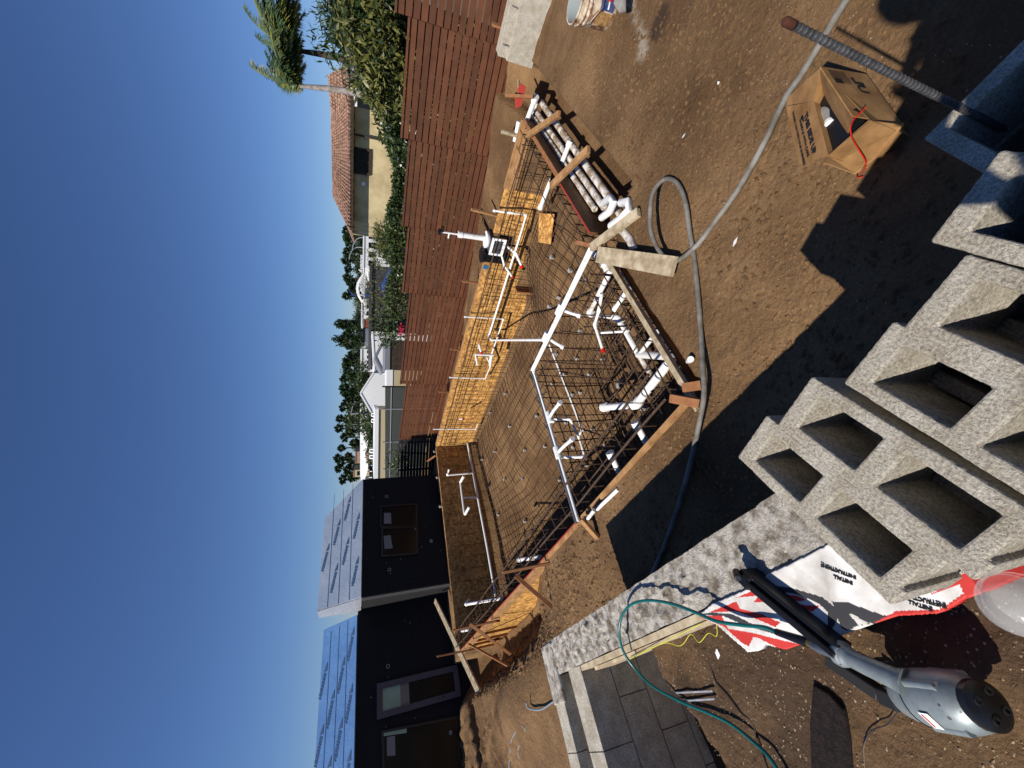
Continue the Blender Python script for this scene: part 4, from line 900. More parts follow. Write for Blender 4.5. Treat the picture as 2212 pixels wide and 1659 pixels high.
# stacked loose blocks
zD=lambda a,b:((2800+a/1.0057)/1.8228,(850+b/1.0057)/1.8228)
BT=-.93
def block_mesh(name):
    f=MB(); X=np.array([1.,0,0]);Y=np.array([0,1.,0])
    cells(f,np.zeros(3),X,Y,[0,.012,.040,.175,.218,.357,.385,.397],[0,.029,.044,.099,.114,.143],['#######','##.#.##','.#.#.#.','##.#.##','#######'] if False else ['#######','##.#.##','##.#.#.','##.#.##','#######'],-.194,0)
    o=f.build(name,M['block'],None,origin=(0,0,0)); weld(o,.005,4)
    return o
ax_l=np.array([-math.cos(R(56)),-math.sin(R(56)),0])
labs=['loose concrete block at the left end of the row, beside the cement bag','second loose block from the left, pushed slightly forward','third loose block from the left in the row on the wall','fourth loose block from the left, with a long shadowed cell','fifth loose block, cut by the right edge of the row']
fls=[(103,955),(258,832),(521,662),(752,452),(1116,182)]
b0=None
for i,(q,lab) in enumerate(zip(fls,labs)):
    for lvl in (0,1):
        p=H(*zD(*q),BT); 
        if i==4: p=H(*zD(752,452),BT)+np.array([.83,-.56,0])*.147+np.array([.03,.045,0])
        if b0 is None: b0=block_mesh('concrete_block'); o=b0
        else: o=b0.copy(); COL.objects.link(o)
        a=[56,56.5,55,54.5,55][i]
        # local x runs along the length toward the viewer; local y across to the right
        o.rotation_euler=(0,0,R(180+a)); 
        yv=np.array([-math.sin(R(180+a)),math.cos(R(180+a)),0])
        o.location=tuple(p+ (yv*0) + np.array([0,0,-lvl*.2]) + (np.array([.03,-.01,0])*lvl))
        tag(o,lab if lvl==0 else 'lower course block hidden '+['under the leftmost loose block','under the second loose block','under the third loose block','under the fourth loose block','under the fifth loose block'][i],'concrete block','loose concrete blocks stacked on the wall')
# ------------------------------------------------------------------ cement bag
def bz(X,Y): return -1.205
bd=[(1508,1330),(1540,1305),(1640,1262),(1660,1240),(1700,1222),(1780,1182),(1830,1150),(1960,1120),(2120,1110),(2260,1090),(2290,1200),(2212,1240),(2148,1272),(2086,1291),(2030,1324),(1938,1329),(1870,1352),(1797,1378),(1740,1389),(1697,1402),(1650,1390),(1640,1405),(1615,1408),(1590,1385),(1550,1348)]
bag=thing('cement_bag','crumpled white and red paper cement bag lying flat under the loose blocks','bag',H(1800,1280,WZ))
bpts=[H(x,y,-1.242) for x,y in bd]
def bag_z(x,y): return -1.240+.006*vnoise(np.array(x*9.),np.array(y*9.),3)+.004*vnoise(np.array(x*22.),np.array(y*22.),5)
def inpoly(p,poly):
    c=False;j=len(poly)-1
    for i in range(len(poly)):
        a,b=poly[i],poly[j]
        if (a[1]>p[1])!=(b[1]>p[1]) and p[0]<(b[0]-a[0])*(p[1]-a[1])/(b[1]-a[1])+a[0]: c=not c
        j=i
    return c
# gridded bag surface with printed regions as material slots
def reg(pts): return [H(x,y,-1.242)[:2] for x,y in pts]
zb3=lambda a,b:((2700+a/2.765)/1.8228,(2150+b/2.765)/1.8228)
red=[[zb3(*q) for q in ((130,760),(400,755),(470,900),(770,950),(1290,1080),(1260,1130),(1080,1140),(800,1000),(740,990),(690,1090),(620,1060),(420,870))],
     [zb3(*q) for q in ((260,720),(560,600),(600,680),(850,740),(1040,830),(990,880),(800,800),(560,710))],
     [zb3(*q) for q in ((350,650),(740,480),(1240,540),(1320,590),(1120,610),(740,610),(800,540),(560,560))],
     [zb3(*q) for q in ((1110,610),(1300,640),(1470,650),(1390,710),(1180,660))],
     [(1822+17,1376-2),(1938,1319),(2030,1316),(2086,1280),(2086,1300),(2030,1330),(1938,1335),(1797,1384),(1740,1395)],
     [(2000,1290),(2054,1258),(2075,1240),(2150,1215),(2290,1150),(2290,1260),(2148,1280),(2086,1291),(2075,1262)]]
grey=[[zb3(*q) for q in ((900,420),(1150,450),(1500,560),(1660,680),(1690,760),(1600,900),(1500,960),(1400,960),(1560,860),(1560,720),(1450,620),(1200,520),(900,470))],
      [zb3(*q) for q in ((1600,600),(1780,610),(2130,740),(2212,760),(2212,800),(1900,860),(2100,830),(2000,830),(1820,735),(1800,745),(1900,860),(1760,920),(1700,890),(1660,740))],
      [zb3(*q) for q in ((110,745),(300,720),(520,740),(760,860),(1000,930),(1180,960),(1000,960),(640,860),(420,760))]]
red=[reg(q) for q in red];grey=[reg(q) for q in grey]
bp2=[tuple(p[:2]) for p in bpts]; bx0=min(p[0] for p in bp2);bx1=max(p[0] for p in bp2);by0=min(p[1] for p in bp2);by1=max(p[1] for p in bp2)
stp=.003;nx=int((bx1-bx0)/stp)+2;ny=int((by1-by0)/stp)+2
f=MB();gx=bx0+np.arange(nx)*stp;gy=by0+np.arange(ny)*stp
GX,GY=np.meshgrid(gx,gy,indexing='ij');GZ=bag_z(GX,GY)
vid={}
for i in range(nx-1):
    for j in range(ny-1):
        c_=(gx[i]+stp/2,gy[j]+stp/2)
        if not inpoly(c_,bp2): continue
        ids=[]
        for (a,b) in ((i,j),(i+1,j),(i+1,j+1),(i,j+1)):
            if (a,b) not in vid: vid[(a,b)]=len(f.v); f.v.append((gx[a],gy[b],float(GZ[a,b])))
            ids.append(vid[(a,b)])
        f.f.append(tuple(ids)); k=0
        if any(inpoly(c_,r) for r in red): k=1
        elif any(inpoly(c_,r) for r in grey): k=2
        f.mi.append(k)
o=f.build('paper',[M['whitep'],M['redp'],M['greyp']],bag,smooth=True)
sm=o.modifiers.new('s','SOLIDIFY');sm.thickness=.035;sm.offset=-1
for (ox,oy,w,tt) in ((1825,1263,.042,'INSTALL'),(1832,1243,.036,'INSTRUCTIONS'),(2010,1321-8,.036,'INSTALL'),(2042,1305,.036,'INSTRUCTIONS')):
    pass
def bagtext(tt,a,b,size):
    A=H(*a,-1.2365);B=H(*b,-1.2365); x=nrm(B-A); y=np.array([-x[1],x[0],0]); text_mesh('printed_text',tt,A,x,y,size,M['ink'],bag,bold=.0004)
bagtext('INSTALL',zb3(1818,392),zb3(1590,310),.0125)
bagtext('INSTRUCTIONS',zb3(1856,330),zb3(1576,230),.0125)
zz4=lambda a,b:((3000+a/2.143)/1.8228,(2250+b/2.143)/1.8228)
bagtext('INSTALL',zz4(1440,312),zz4(1290,260),.012); bagtext('INSTRUCTIONS',zz4(1555,285),zz4(1310,217),.012)
# ------------------------------------------------------------------ framing nailer
gz=lambda a,b,z:H(*zz4(a,b),z)
gun=thing('nail_gun','silver pneumatic framing nailer with black magazine lying on the pebbly soil','nail gun',gz(1700,1000,WZ))
nose=H(1630,1255,-1.118); mend=gz(690,690,-1.115)
axm=nrm(mend-nose)
f=MB(); f.beam(nose,mend,.046,.05); f.build('magazine',M['black'],gun,bevel=.004)
f=MB(); f.beam(nose+[0,0,.031],mend+[0,0,.031],.014,.012); f.build('magazine_rail',mat('satin black',(.02,.02,.022),.25,metal=.5),gun,bevel=.002)
f=MB(); f.beam(nose-axm*.03+np.array([0,0,-.005]),nose+axm*.012,.045,.07); f.tube([nose-axm*.035+np.array([.008,.006,.03]),nose+axm*.0+np.array([.012,.01,.055])],.012,8); f.build('nose_piece',M['black'],gun,bevel=.004)
sd=nrm(np.cross(axm,[0,0,1])); sd=sd if sd@np.array([-1,-1,0])>0 else -sd
g1=H(1700,1335,-1.17);g2_=gz(20,280,-1.17); 
f=MB(); f.tube(spl([gz(30,285,-1.17),gz(60,330,-1.18),gz(220,470,-1.18),gz(360,560,-1.17),gz(420,560,-1.15)],5),.006,8); f.build('belt_hook',M['black'],gun,smooth=True)
h0=gz(690,700,-1.11);h1=gz(1230,950,-1.09)
f=MB(); f.tube(spl([h0,h0*.66+h1*.34+[0,0,.004],h0*.3+h1*.7+[0,0,.003],h1]),.0,14,rad=list(np.interp(np.linspace(0,1,31),[0,.06,.15,.5,.85,1],[.026,.026,.020,.021,.023,.030]))); f.build('handle',M['silver'],gun,smooth=True)
f=MB(); f.lathe(h0-nrm(h1-h0)*.012,nrm(h1-h0),[(0,-.004),(.024,-.004),(.029,.0),(.029,.014),(.024,.018)],18); f.build('end_cap',M['silver'],gun,smooth=True)
# body
c0=gz(1230,1040,-1.13); c1=gz(1830,1120,-1.085); axb=nrm(c1-c0)
Lb=np.linalg.norm(c1-c0)
f=MB(); f.lathe(c0,axb,[(0,-.02),(.03,-.018),(.042,0),(.047,.02),(.0485,.04),(.0495,.042),(.051,.043),(.052,Lb*.55),(.051,Lb*.8),(.044,Lb*.95),(.033,Lb*1.03),(.0,Lb*1.05)],30); f.build('body',M['silver'],gun,smooth=True)
f=MB(); f.lathe(c0+axb*.041,axb,[(.049,0),(.0525,.0012),(.0525,.0022),(.050,.003)],30); f.build('gasket',M['black'],gun,smooth=True)
f=MB(); f.lathe(c0+axb*(Lb*.96),axb,[(.034,0),(.040,.010),(.040,.024),(.030,.031),(.0,.032)],24); f.build('exhaust_cap',M['black'],gun,smooth=True)
for k in range(4):
    a=k*1.57+.5; u1=nrm(np.cross(axb,[0,0,1]));v1=np.cross(u1,axb)
    q=c0+axb*(Lb*.96+.029)+(u1*math.cos(a)+v1*math.sin(a))*.023; f=MB(); f.lathe(q,axb,[(.0075,0),(.0075,.004),(.004,.004),(.004,.001),(0,.001)],12); f.build('screw',M['blackmatt'],gun,smooth=True)
for sgn,a in ((1,2.3),(1,.6),(1,3.8)):
    q=(u1*math.cos(a)+v1*math.sin(a)); f=MB(); f.tube([c0+axb*.06+q*.049,c0+axb*(Lb*.85)+q*.047],.009,10); f.build('screw_boss',M['silver'],gun,smooth=True)
q0=gz(1450,1210,-1.075); n0=nrm(q0-(c0+axb*((q0-c0)@axb)));tg=np.cross(axb,n0); q0=c0+axb*((q0-c0)@axb)+n0*.0535
f=MB(); f.quad(q0-axb*.011-tg*.016,q0+axb*.011-tg*.016,q0+axb*.011+tg*.016,q0-axb*.011+tg*.016); f.build('label',M['white'],gun)
f=MB(); f.quad(q0+n0*.001-axb*.007-tg*.013,q0+n0*.001-axb*.003-tg*.013,q0+n0*.001-axb*.003+tg*.013,q0+n0*.001-axb*.007+tg*.013); f.build('label_bar',M['redp'],gun)
# trigger and lower guide
t0=gz(560,740,-1.16);t1=gz(1010,1040,-1.15)
f=MB(); f.beam(t0,t1,.03,.03); f.beam(t1,gz(1170,1110,-1.13),.035,.03); f.build('nail_guide',mat('worn black',(.02,.02,.02),.6),gun,bevel=.004)
f=MB(); f.tube(spl([gz(1040,960,-1.13),gz(1080,1040,-1.14),gz(1150,1090,-1.13),gz(1190,1030,-1.11)],4),.006,6); f.build('trigger',M['black'],gun,smooth=True)
# air fitting and hose
a0=gz(390,600,-1.10); a1=gz(690,720,-1.10)
f=MB(); f.tube([gz(120,510,-1.10),a0],.011,10,rad=[.009,.0125]); f.build('strain_relief',M['black'],gun,smooth=True)
f=MB(); f.tube([a0,gz(420,610,-1.10)],.011,10); f.build('collar',M['brass'],gun,smooth=True)
f=MB(); f.tube([gz(420,610,-1.10),gz(480,640,-1.10)],.0125,6); f.tube([gz(480,640,-1.10),a1],.0145,14); f.build('coupler',M['steel'],gun,smooth=True)
gun.location=tuple(np.array(gun['_w'])*1.09); gun.scale=(1.09,)*3
root=thing('air_hose','glossy teal air hose curling from the nailer over the block wall','hose',H(1345,1300,WZ))
hp=[zz4(125,512)+(-1.199,),(1650,1355,-1.205),(1600,1350,-1.21),(1548,1342,-1.19),(1500,1322,-1.18),(1450,1304,-1.19),(1400,1297,-1.19),(1362,1307,-1.18),(1342,1335,-1.17),(1338,1370,-1.17),(1348,1410,-1.20),(1375,1448,-1.24),(1410,1482,-1.26),(1470,1515,-1.28),(1530,1540,-1.29),(1580,1565,-1.29),(1630,1605,-1.28),(1665,1640,-1.27),(1700,1700,-1.27)]
f=MB(); f.tube(spl([H(*q) for q in hp],8),.0062,10); f.build('hose_run',M['teal'],root,smooth=True)
root=thing('mason_line','loose yellow mason line along the board and trailing on the soil','string',H(1500,1400,WZ))
f=MB(); f.tube([H(1360,1424,-1.26),H(1515,1347,-1.25)],.0016,5); f.tube(spl([H(*q,-1.27) for q in ((1362,1422),(1430,1390),(1470,1395),(1492,1370),(1510,1388),(1530,1368),(1548,1374),(1548,1345))],5),.0014,5); f.build('line',M['yellow'],root)
# clear jug at the corner
root=thing('plastic_jug','clear crumpled plastic container at the near edge, beside the bag','container',H(2200,1290,WZ))
f=MB(); c_=H(2218,1296,-1.26); f.lathe(c_,(.05,-.1,1),[(.0,0),(.05,0),(.056,.01),(.054,.03),(.057,.034),(.054,.055),(.057,.06),(.05,.08),(.03,.095),(0,.1)],28); f.build('shell',M['clear'],root,smooth=True)
# dark flat shape on the soil beneath the nailer
# small bits
for (x,y,lab,sz) in ((1592,523,'torn white paper scrap on the soil near the hose loop',.03),(1558,1411,'white paint fleck on the soil below the teal hose',.02),(1555,180,'white bent paper scrap on the soil right of the box',.02),(1479,294,'small white scrap on the open soil left of the box',.018)):
    p=drop(x,y,.006); f=MB(); a=random.random()*3; X_=np.array([math.cos(a),math.sin(a),0])*sz;Y_=np.array([-math.sin(a),math.cos(a),.2])*sz*.5
    f.prism([p-X_,p-Y_*.8,p+X_+Y_*.3,p+Y_],(0,0,.002)); tag(f.build('paper_scrap',M['white']),lab,'litter')
for (x,y,lab) in ((1148,1482,'thin grey cable end curling out of the dirt by the block wall'),):
    root=thing('cable',lab,'cable',drop(1160,1530)); f=MB(); f.tube(spl([drop(1197,1515,.02),drop(1170,1532,.03),drop(1143,1530,.05),drop(1136,1517,.08)],5),.01,8); f.build('cable_run',M['tarp'],root,smooth=True)
root=thing('cable','looped thin cable on the soil at the far left edge','cable',drop(1120,1640)); f=MB(); f.tube(spl([drop(1100,1659,.02),drop(1105,1600,.02),drop(1125,1570,.02),drop(1135,1580,.02),drop(1120,1620,.02),drop(1130,1659,.02)],5),.008,8); f.build('cable_run',M['tarp'],root,smooth=True)
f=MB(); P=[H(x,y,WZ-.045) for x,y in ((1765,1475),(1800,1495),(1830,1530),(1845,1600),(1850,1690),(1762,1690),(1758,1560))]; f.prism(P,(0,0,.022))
tag(f.build('dark_pad',mat('dark fuzzy pad',(.008,.007,.007),1.,(.035,.022,.018),60,1.,200),bevel=.006),'dark fuzzy flat pad lying on the pebbly soil below the nail gun','cloth')  # flat dark pad, slightly raised above the soil
f=MB(); zc=lambda a,b:H(*zz4(a,b),WZ-.035); f.tube(spl([zc(1160,1170),zc(1060,1290),zc(930,1340),zc(865,1450),zc(860,1560),zc(870,1700)],5),.0013,5); tag(f.build('wire',M['black']),'thin black wire trailing over the pebbles beside the nail gun head','wire')
for k,(a,b) in enumerate((((1457,1497),(1540,1493)),((1465,1515),(1544,1510)))):
    f=MB(); f.beam(H(*a,WZ-.04),H(*b,WZ-.04),.006,.004); tag(f.build('plastic_strip',M['tape']),['upper pale strip lying on the soil beyond the teal hose','lower pale strip lying on the soil beyond the teal hose'][k],'litter')
f=MB(); f.tube(spl([H(x,y,WZ-.05) for x,y in ((1500,1395),(1530,1430),(1545,1470),(1570,1500),(1600,1540),(1625,1560),(1640,1610),(1665,1680))],4),.0035,5); tag(f.build('root',M['barkd']),'dark root-like line running through the soil between the teal hose loops','root')
# wet spoil lumps by the ditch
exec_part2=None
SUN_E=4.9; SKY_E=.058; EXPO=.2
# ------------------------------------------------------------------ black building
def bplane(p,ang):
    d=np.array([math.cos(R(ang)),math.sin(R(ang)),0]); n=np.array([-d[1],d[0],0]); return p,d,n
Bp,Bd,Bn=bplane(H(995.5,1503.5,-2.4),42); Bo=-Bn if Bn@Bp>0 else Bn   # Bo points to the viewer
bld=thing('building','black paper wrapped house shell with a blue wrapped mansard roof','building',Bp)
def bp_(X,Y,o=0): return VP(X,Y,Bp+Bo*o,Bn)
eB=.16
c_end=bp_(766,1312); c_end[2]=0; far_l=Bp-Bd*9
def wallbox(par,name,m,a,b,z0,z1,th=.2,o=0):
    f=MB(); a=np.array([a[0],a[1],0.]);b=np.array([b[0],b[1],0.]);d=nrm(b-a);n=np.array([-d[1],d[0],0]);n=n if n@(a)>0 else -n
    f.box((a+b)/2+n*(th/2-o)+np.array([0,0,(z0+z1)/2]),(b-a)/2,n*th/2,(0,0,(z1-z0)/2)); return f.build(name,m,par)
wallbox(bld,'wall',M['tar'],far_l,c_end,-3.3,.15,3.)
Ap,Ad,An=bplane(FLp+Ln*(-1.05),42); Ao=-An if An@Ap>0 else An
def ap_(X,Y,o=0): return VP(X,Y,Ap+Ao*o,An)
a0=ap_(780,1290);a1=ap_(780,1036)
wallbox(bld,'wall',M['tar'],a0,a1,-3.3,.06,3.)
f=MB(); aa=a0.copy();aa[2]=0; f.box(aa-Ad*.012+np.array([0,0,-1.3])-Ao*.14,Ad*.012,Ao*.13,(0,0,1.36)); f.build('corner_strip',mat('grey paper edge',(.03,.03,.032),.6,(.06,.06,.062),40),bld)
# roof slopes (mansard), as thick sheets
def slope(par,a,b,z0,z1,back,inw0,inw1,m,o):
    a=np.array([a[0],a[1],z0]);b=np.array([b[0],b[1],z0]);d=nrm(b-a)
    P=[a+o*.03,b+o*.03,b-o*back+d*-inw1+np.array([0,0,z1-z0]),a-o*back+d*inw0+np.array([0,0,z1-z0])]
    n=nrm(np.cross(P[1]-P[0],P[2]-P[0])); n=n if n@o>0 else -n
    f=MB(); f.prism(P,-n*.06); ob=f.build('roof',m,par); return P,n
PB_,nB=slope(bld,far_l,bp_(764,1330),.17,1.02,.5,0,.1,M['wrap'],Bo)
PA_,nA=slope(bld,a0,a1,.07,1.12,.55,.0,.9,M['wrapg'],Ao)
f=MB(); f.prism([np.array([*a0[:2],.07])-Ad*.0,np.array([*a0[:2],.07])-Ao*1.2,np.array([*a0[:2],1.12])-Ao*1.2,PA_[3]],-Ad*.03); f.build('roof_end',M['tape'],bld)
f=MB(); q=np.array([*a1[:2],.07]); f.prism([q,q-Ao*2.9,q-Ao*2.9-Ad*.9+[0,0,1.05],PA_[2]],-Ad*.05+np.array([0,0,-.03])); f.build('roof',M['wrapg'],bld)
def logos(P,n,rows,step,size,txt='SHARKSKIN'):
    a,b,c,d=P; ex=nrm(b-a);ey=nrm((d-a)-ex*((d-a)@ex)); hgt=(d-a)@ey; Lx=np.linalg.norm(b-a)
    f=MB()
    for r in range(rows+1):
        h=hgt*(r+.06)/rows
        if r and r<rows: f.prism([a+ey*h+n*.003,b-ex*.9*h/hgt*(.3)+ey*h+n*.003,b-ex*.9*h/hgt*.3+ey*(h+.012)+n*.003,a+ey*(h+.012)+n*.003],n*.002)
    if f.v: f.build('lap_line',M['wrapink'],bld)
    for r in range(rows):
        x=.35+ (step/2 if r%2 else 0); h=hgt*(r+.33)/rows
        while x<Lx-size*6-1.1*h:
            # printed upside down as on the roof: the leading letter at the right
            dx=ex*math.cos(.22)-ey*math.sin(.22);dy=ey*math.cos(.22)+ex*math.sin(.22)
            o=a+ex*(x+size*5)+ey*(h+size*.75)+n*.004
            text_mesh('printed_logo',txt,o,-dx,-dy,size,M['wrapink'],bld,shear=.2,bold=.006)
            f=MB(); q=o+dx*.02; f.add([q+dy*.02+n*.002,q+dx*.22-dy*size*.3+n*.002,q+dx*.02-dy*size*.75+n*.002],[(0,1,2)]); f.build('printed_mark',M['wrapink'],bld)
            x+=step
logos(PB_,nB,4,1.25,.10)
logos(PA_,nA,4,1.25,.095)
# wall ribs of the paper backed lath
f=MB()
for z in np.arange(-1.9,.0,.045): f.beam(np.array([*a0[:2],z])+Ao*.004,np.array([*a1[:2],z])+Ao*.004,.006,.005)
f.build('lath_wire',mat('black wire',(.028,.028,.03),.6),bld)
f=MB()
for z in np.arange(-2.0,.1,.05): f.beam(np.array([*c_end[:2],z])+Bo*.004,np.array([*far_l[:2],z])+Bo*.004,.006,.004)
f.build('lath_wire',MATS['black wire'],bld)
# door
def quadp(pl,pts,o): return [pl(x,y,o) for x,y in pts]
D_=[(814,1477.5),(814,1555.5),(995.5,1503.5),(987,1436)]
P=quadp(bp_,D_,.03)
door=MB(); 
def ringframe(f,P,w,th,o):
    c=sum(P)/4
    I=[p+(c-p)*0 for p in P]
    ex=nrm(P[1]-P[0]);
    inner=[]
    for i in range(4):
        a=nrm(P[(i+1)%4]-P[i]);b=nrm(P[(i-1)%4]-P[i]); inner.append(P[i]+a*w[i%2]+b*w[(i+1)%2])
    for i in range(4):
        f.prism([P[i],P[(i+1)%4],inner[(i+1)%4],inner[i]],o*th)
    return inner
f=MB(); inn=ringframe(f,P,(.13,.13),.05,Bo); f.build('door',M['frame'],bld).name='door'
dr=[c for c in bld.children if c.name.startswith('door')][0]
f=MB(); f.prism(inn,-Bo*.01); f.build('pane',M['glass'],bld)
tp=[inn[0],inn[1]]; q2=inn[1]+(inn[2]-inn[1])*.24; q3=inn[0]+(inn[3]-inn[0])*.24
f=MB(); f.prism([inn[0]+Bo*.004,inn[1]+Bo*.004,q2+Bo*.004,q3+Bo*.004],Bo*.003); f.build('pane_reflection',M['pale'],bld)  # reflection of a pale wall, painted on the glass as a panel
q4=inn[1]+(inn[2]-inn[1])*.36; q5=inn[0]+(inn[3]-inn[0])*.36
f=MB(); f.prism([q3+Bo*.004,q2+Bo*.004,q4+Bo*.004,q5+Bo*.004],Bo*.002); f.build('pane_reflection',M['stuccod'],bld)  # darker band of the same painted reflection
f=MB()
for q in (.72,.78): p=P[1]+(P[2]-P[1])*q+nrm(P[0]-P[1])*.085+Bo*.055; f.lathe(p,Bo,[(.022,0),(.022,.006),(0,.007)],12)
f.build('lock_hole',M['black'],bld)
# big window left of the door and windows on the right volume
def window(pl,pts,oo,stk=()):
    P=quadp(pl,pts,.02); w=thing0('window',bld,P[0]); f=MB(); inn=ringframe(f,P,(.05,.05),.03,oo); f.build('frame',M['black'],w); f=MB(); f.prism(inn,-oo*.01); f.build('pane',mat('window glass',(.012,.012,.010),.15,spec=.25),w)
    for (pp,m) in stk: f=MB(); f.prism(quadp(pl,pp,.028),oo*.002); f.build('sticker',m,w)
def thing0(name,par,loc):
    o=bpy.data.objects.new(name,None); COL.objects.link(o); o.parent=par; o['_w']=list(map(float,loc)); o.location=tuple(np.array(loc)-np.array(par['_w'])); return o
Bz=lambda a,b:((1200+a/1.795)/1.8228,(2100+b/1.795)/1.8228)
window(bp_,[Bz(540,1395),Bz(550,1730),Bz(1110,1700),Bz(1080,1290)],Bo,[([Bz(545,1400),Bz(550,1435),Bz(720,1410),Bz(720,1362)],M['pale']),([Bz(580,1440),Bz(582,1575),Bz(640,1570),Bz(637,1430)],M['sticker']),([Bz(1020,1395),Bz(1022,1425),Bz(1042,1422),Bz(1040,1392)],M['sticker'])])
window(ap_,[Bz(540,-40),Bz(540,170),Bz(800,150),Bz(800,-50)],Ao,[([Bz(557,20),Bz(565,112),Bz(622,105),Bz(606,13)],M['sticker']),([Bz(882,42),Bz(884,66),Bz(904,66),Bz(902,42)],M['sticker'])])
z3=lambda a,b:((1200+a/2.212)/1.8228,(1400+b/2.212)/1.8228)
window(ap_,[z3(655,1310),z3(655,1500),z3(980,1500),z3(980,1290)],Ao,[([z3(690,1370),z3(690,1465),z3(755,1465),z3(750,1370)],M['sticker']),([z3(955,1495),z3(955,1515),z3(980,1515),z3(980,1495)],M['sticker'])])
for pl,oo,(x,y) in ((ap_,Ao,Bz(598,257)),(bp_,Bo,Bz(588,940)),(ap_,Ao,z3(712,1228))):
    f=MB(); f.lathe(pl(x,y,.01),oo,[(.03,0),(.05,0),(.05,.012),(.03,.012),(.03,0)],14); f.build('pipe_collar',M['sticker'],bld)
f=MB()
for k in range(34):
    pl,oo,lo=(ap_,Ao,(790,960,1050,1280)) if k%2 else (bp_,Bo,(780,960,1330,1650))
    x,y=random.uniform(*lo[:2]),random.uniform(*lo[2:]); p=pl(x,y,.012); d=Ad; s=random.uniform(.006,.014); a=random.random()*3
    X_=(d*math.cos(a)+np.array([0,0,1])*math.sin(a))*s;Y_=(-d*math.sin(a)+np.array([0,0,1])*math.cos(a))*s*.45; f.box(p,X_,Y_,oo*.002)
f.build('tape_scrap',M['tape'],bld)
# ------------------------------------------------------------------ yellow house
HA=at(740,210,17.5); 
hw=[at(825,478,19.0),at(1,1,1)]
def hpl(p,ang):
    d=np.array([math.cos(R(ang)),math.sin(R(ang)),0]);return p,d,np.array([-d[1],d[0],0])
# main front wall runs between Y=478 and Y=228
pL=at(750,476,19.5);pL[2]=0;hang=-12
hp_,hd,hn=hpl(pL,hang); ho=-hn if hn@hp_>0 else hn
def hq(X,Y,o=0): return VP(X,Y,hp_+ho*o,hn)
house=thing('house','yellow stucco house with a brown clay tile roof beyond the fence','house',[*pL[:2],-5])
cR=hq(760,228); zE=hq(754,400)[2]; zTop=hq(717,400)[2]
A_=np.array([*hq(750,476)[:2],0]);B_=np.array([*cR[:2],0])
f=MB(); f.box((A_+B_)/2-ho*2.5+np.array([0,0,(zE-5)/2]),(B_-A_)/2,ho*2.5,(0,0,(zE+5)/2)); f.build('wall',M['stucco'],house)
# recessed right part, its shade painted in with darker stucco
C_=B_+hd*2.6-ho*1.6
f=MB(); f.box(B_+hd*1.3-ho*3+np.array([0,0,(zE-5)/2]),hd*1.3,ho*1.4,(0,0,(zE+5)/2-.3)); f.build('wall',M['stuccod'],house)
f=MB(); f.box(B_+hd*1.25+np.array([0,0,hq(808,210)[2]-.5]),hd*1.25,ho*.06,(0,0,.5)); f.build('balcony_wall',M['stucco'],house)
# tile roof: hip roof slabs with barrel tile rows
def tiles(par,P,n,rows,cols,name='roof'):
    a,b,c,d=P; f=MB(); nr=rows;
    base=MB(); base.prism([a,b,c,d],-n*.12); base.build(name,M['tile'],par)
    for i in range(cols):
        t=(i+.5)/cols
        for j in range(rows):
            s0,s1=j/rows,(j+1.15)/rows; s1=min(s1,1)
            p=(a*(1-t)+b*t)*(1-s0)+(d*(1-t)+c*t)*s0; q=(a*(1-t)+b*t)*(1-s1)+(d*(1-t)+c*t)*s1
            r=np.linalg.norm(b-a)/cols*.36*random.uniform(.9,1.1)
            f.tube([p+n*(.035+random.uniform(0,.02)),q+n*.01],r,6,True,rad=[r,r*.8])
    f.build('tile_rows',M['tile'],par)
ov=.5
e0=A_-hd*ov+ho*ov;e1_=B_+hd*.4+ho*ov
for z in (0,): pass
e0=e0+np.array([0,0,zE-.05]);e1_=e1_+np.array([0,0,zE-.05])
rg0=A_+hd*1.4-ho*1.6+np.array([0,0,zTop+.05]);rg1=B_-hd*.2-ho*1.6+np.array([0,0,zTop+.12])
nr_=nrm(np.cross(e1_-e0,rg1-e0));nr_=nr_ if nr_[2]>0 else -nr_
tiles(house,[e0,e1_,rg1,rg0],nr_,9,34)
f=MB(); f.box((e0+e1_)/2+np.array([0,0,-.10])-ho*.05,(e1_-e0)/2,ho*.03,(0,0,.06)); f.build('fascia',M['barkd'],house)
f=MB()
for q in np.arange(.2,np.linalg.norm(e1_-e0)-.1,.55): f.box(e0+hd*q-ho*.3+np.array([0,0,-.14]),hd*.04,ho*.22,(0,0,.05))
f.build('rafter_tails',M['barkd'],house)
# left hip
hb=e0-ho*5; 
# right wing roof, higher
w0=B_+hd*.3-ho*1.0+np.array([0,0,zE+.05]);w1=w0+hd*2.6;w1[2]-=.0
rr0=rg1.copy();rr1=rg1+hd*1.9;rr1[2]+=.15
nr2=nrm(np.cross(w1-w0,rr1-w0));nr2=nr2 if nr2[2]>0 else -nr2
tiles(house,[w0,w1-hd*.7,rr1,rr0],nr2,7,12)
f=MB(); f.prism([e0,hb,hb+hd*1.9+np.array([0,0,zTop-zE]),rg0],np.array([0,0,-.1])); f.build('roof',M['tile'],house)
f=MB(); f.prism([rr1,rr1-ho*3,rr0-ho*3,rr0],(0,0,-.1)); f.build('roof',M['tile'],house)
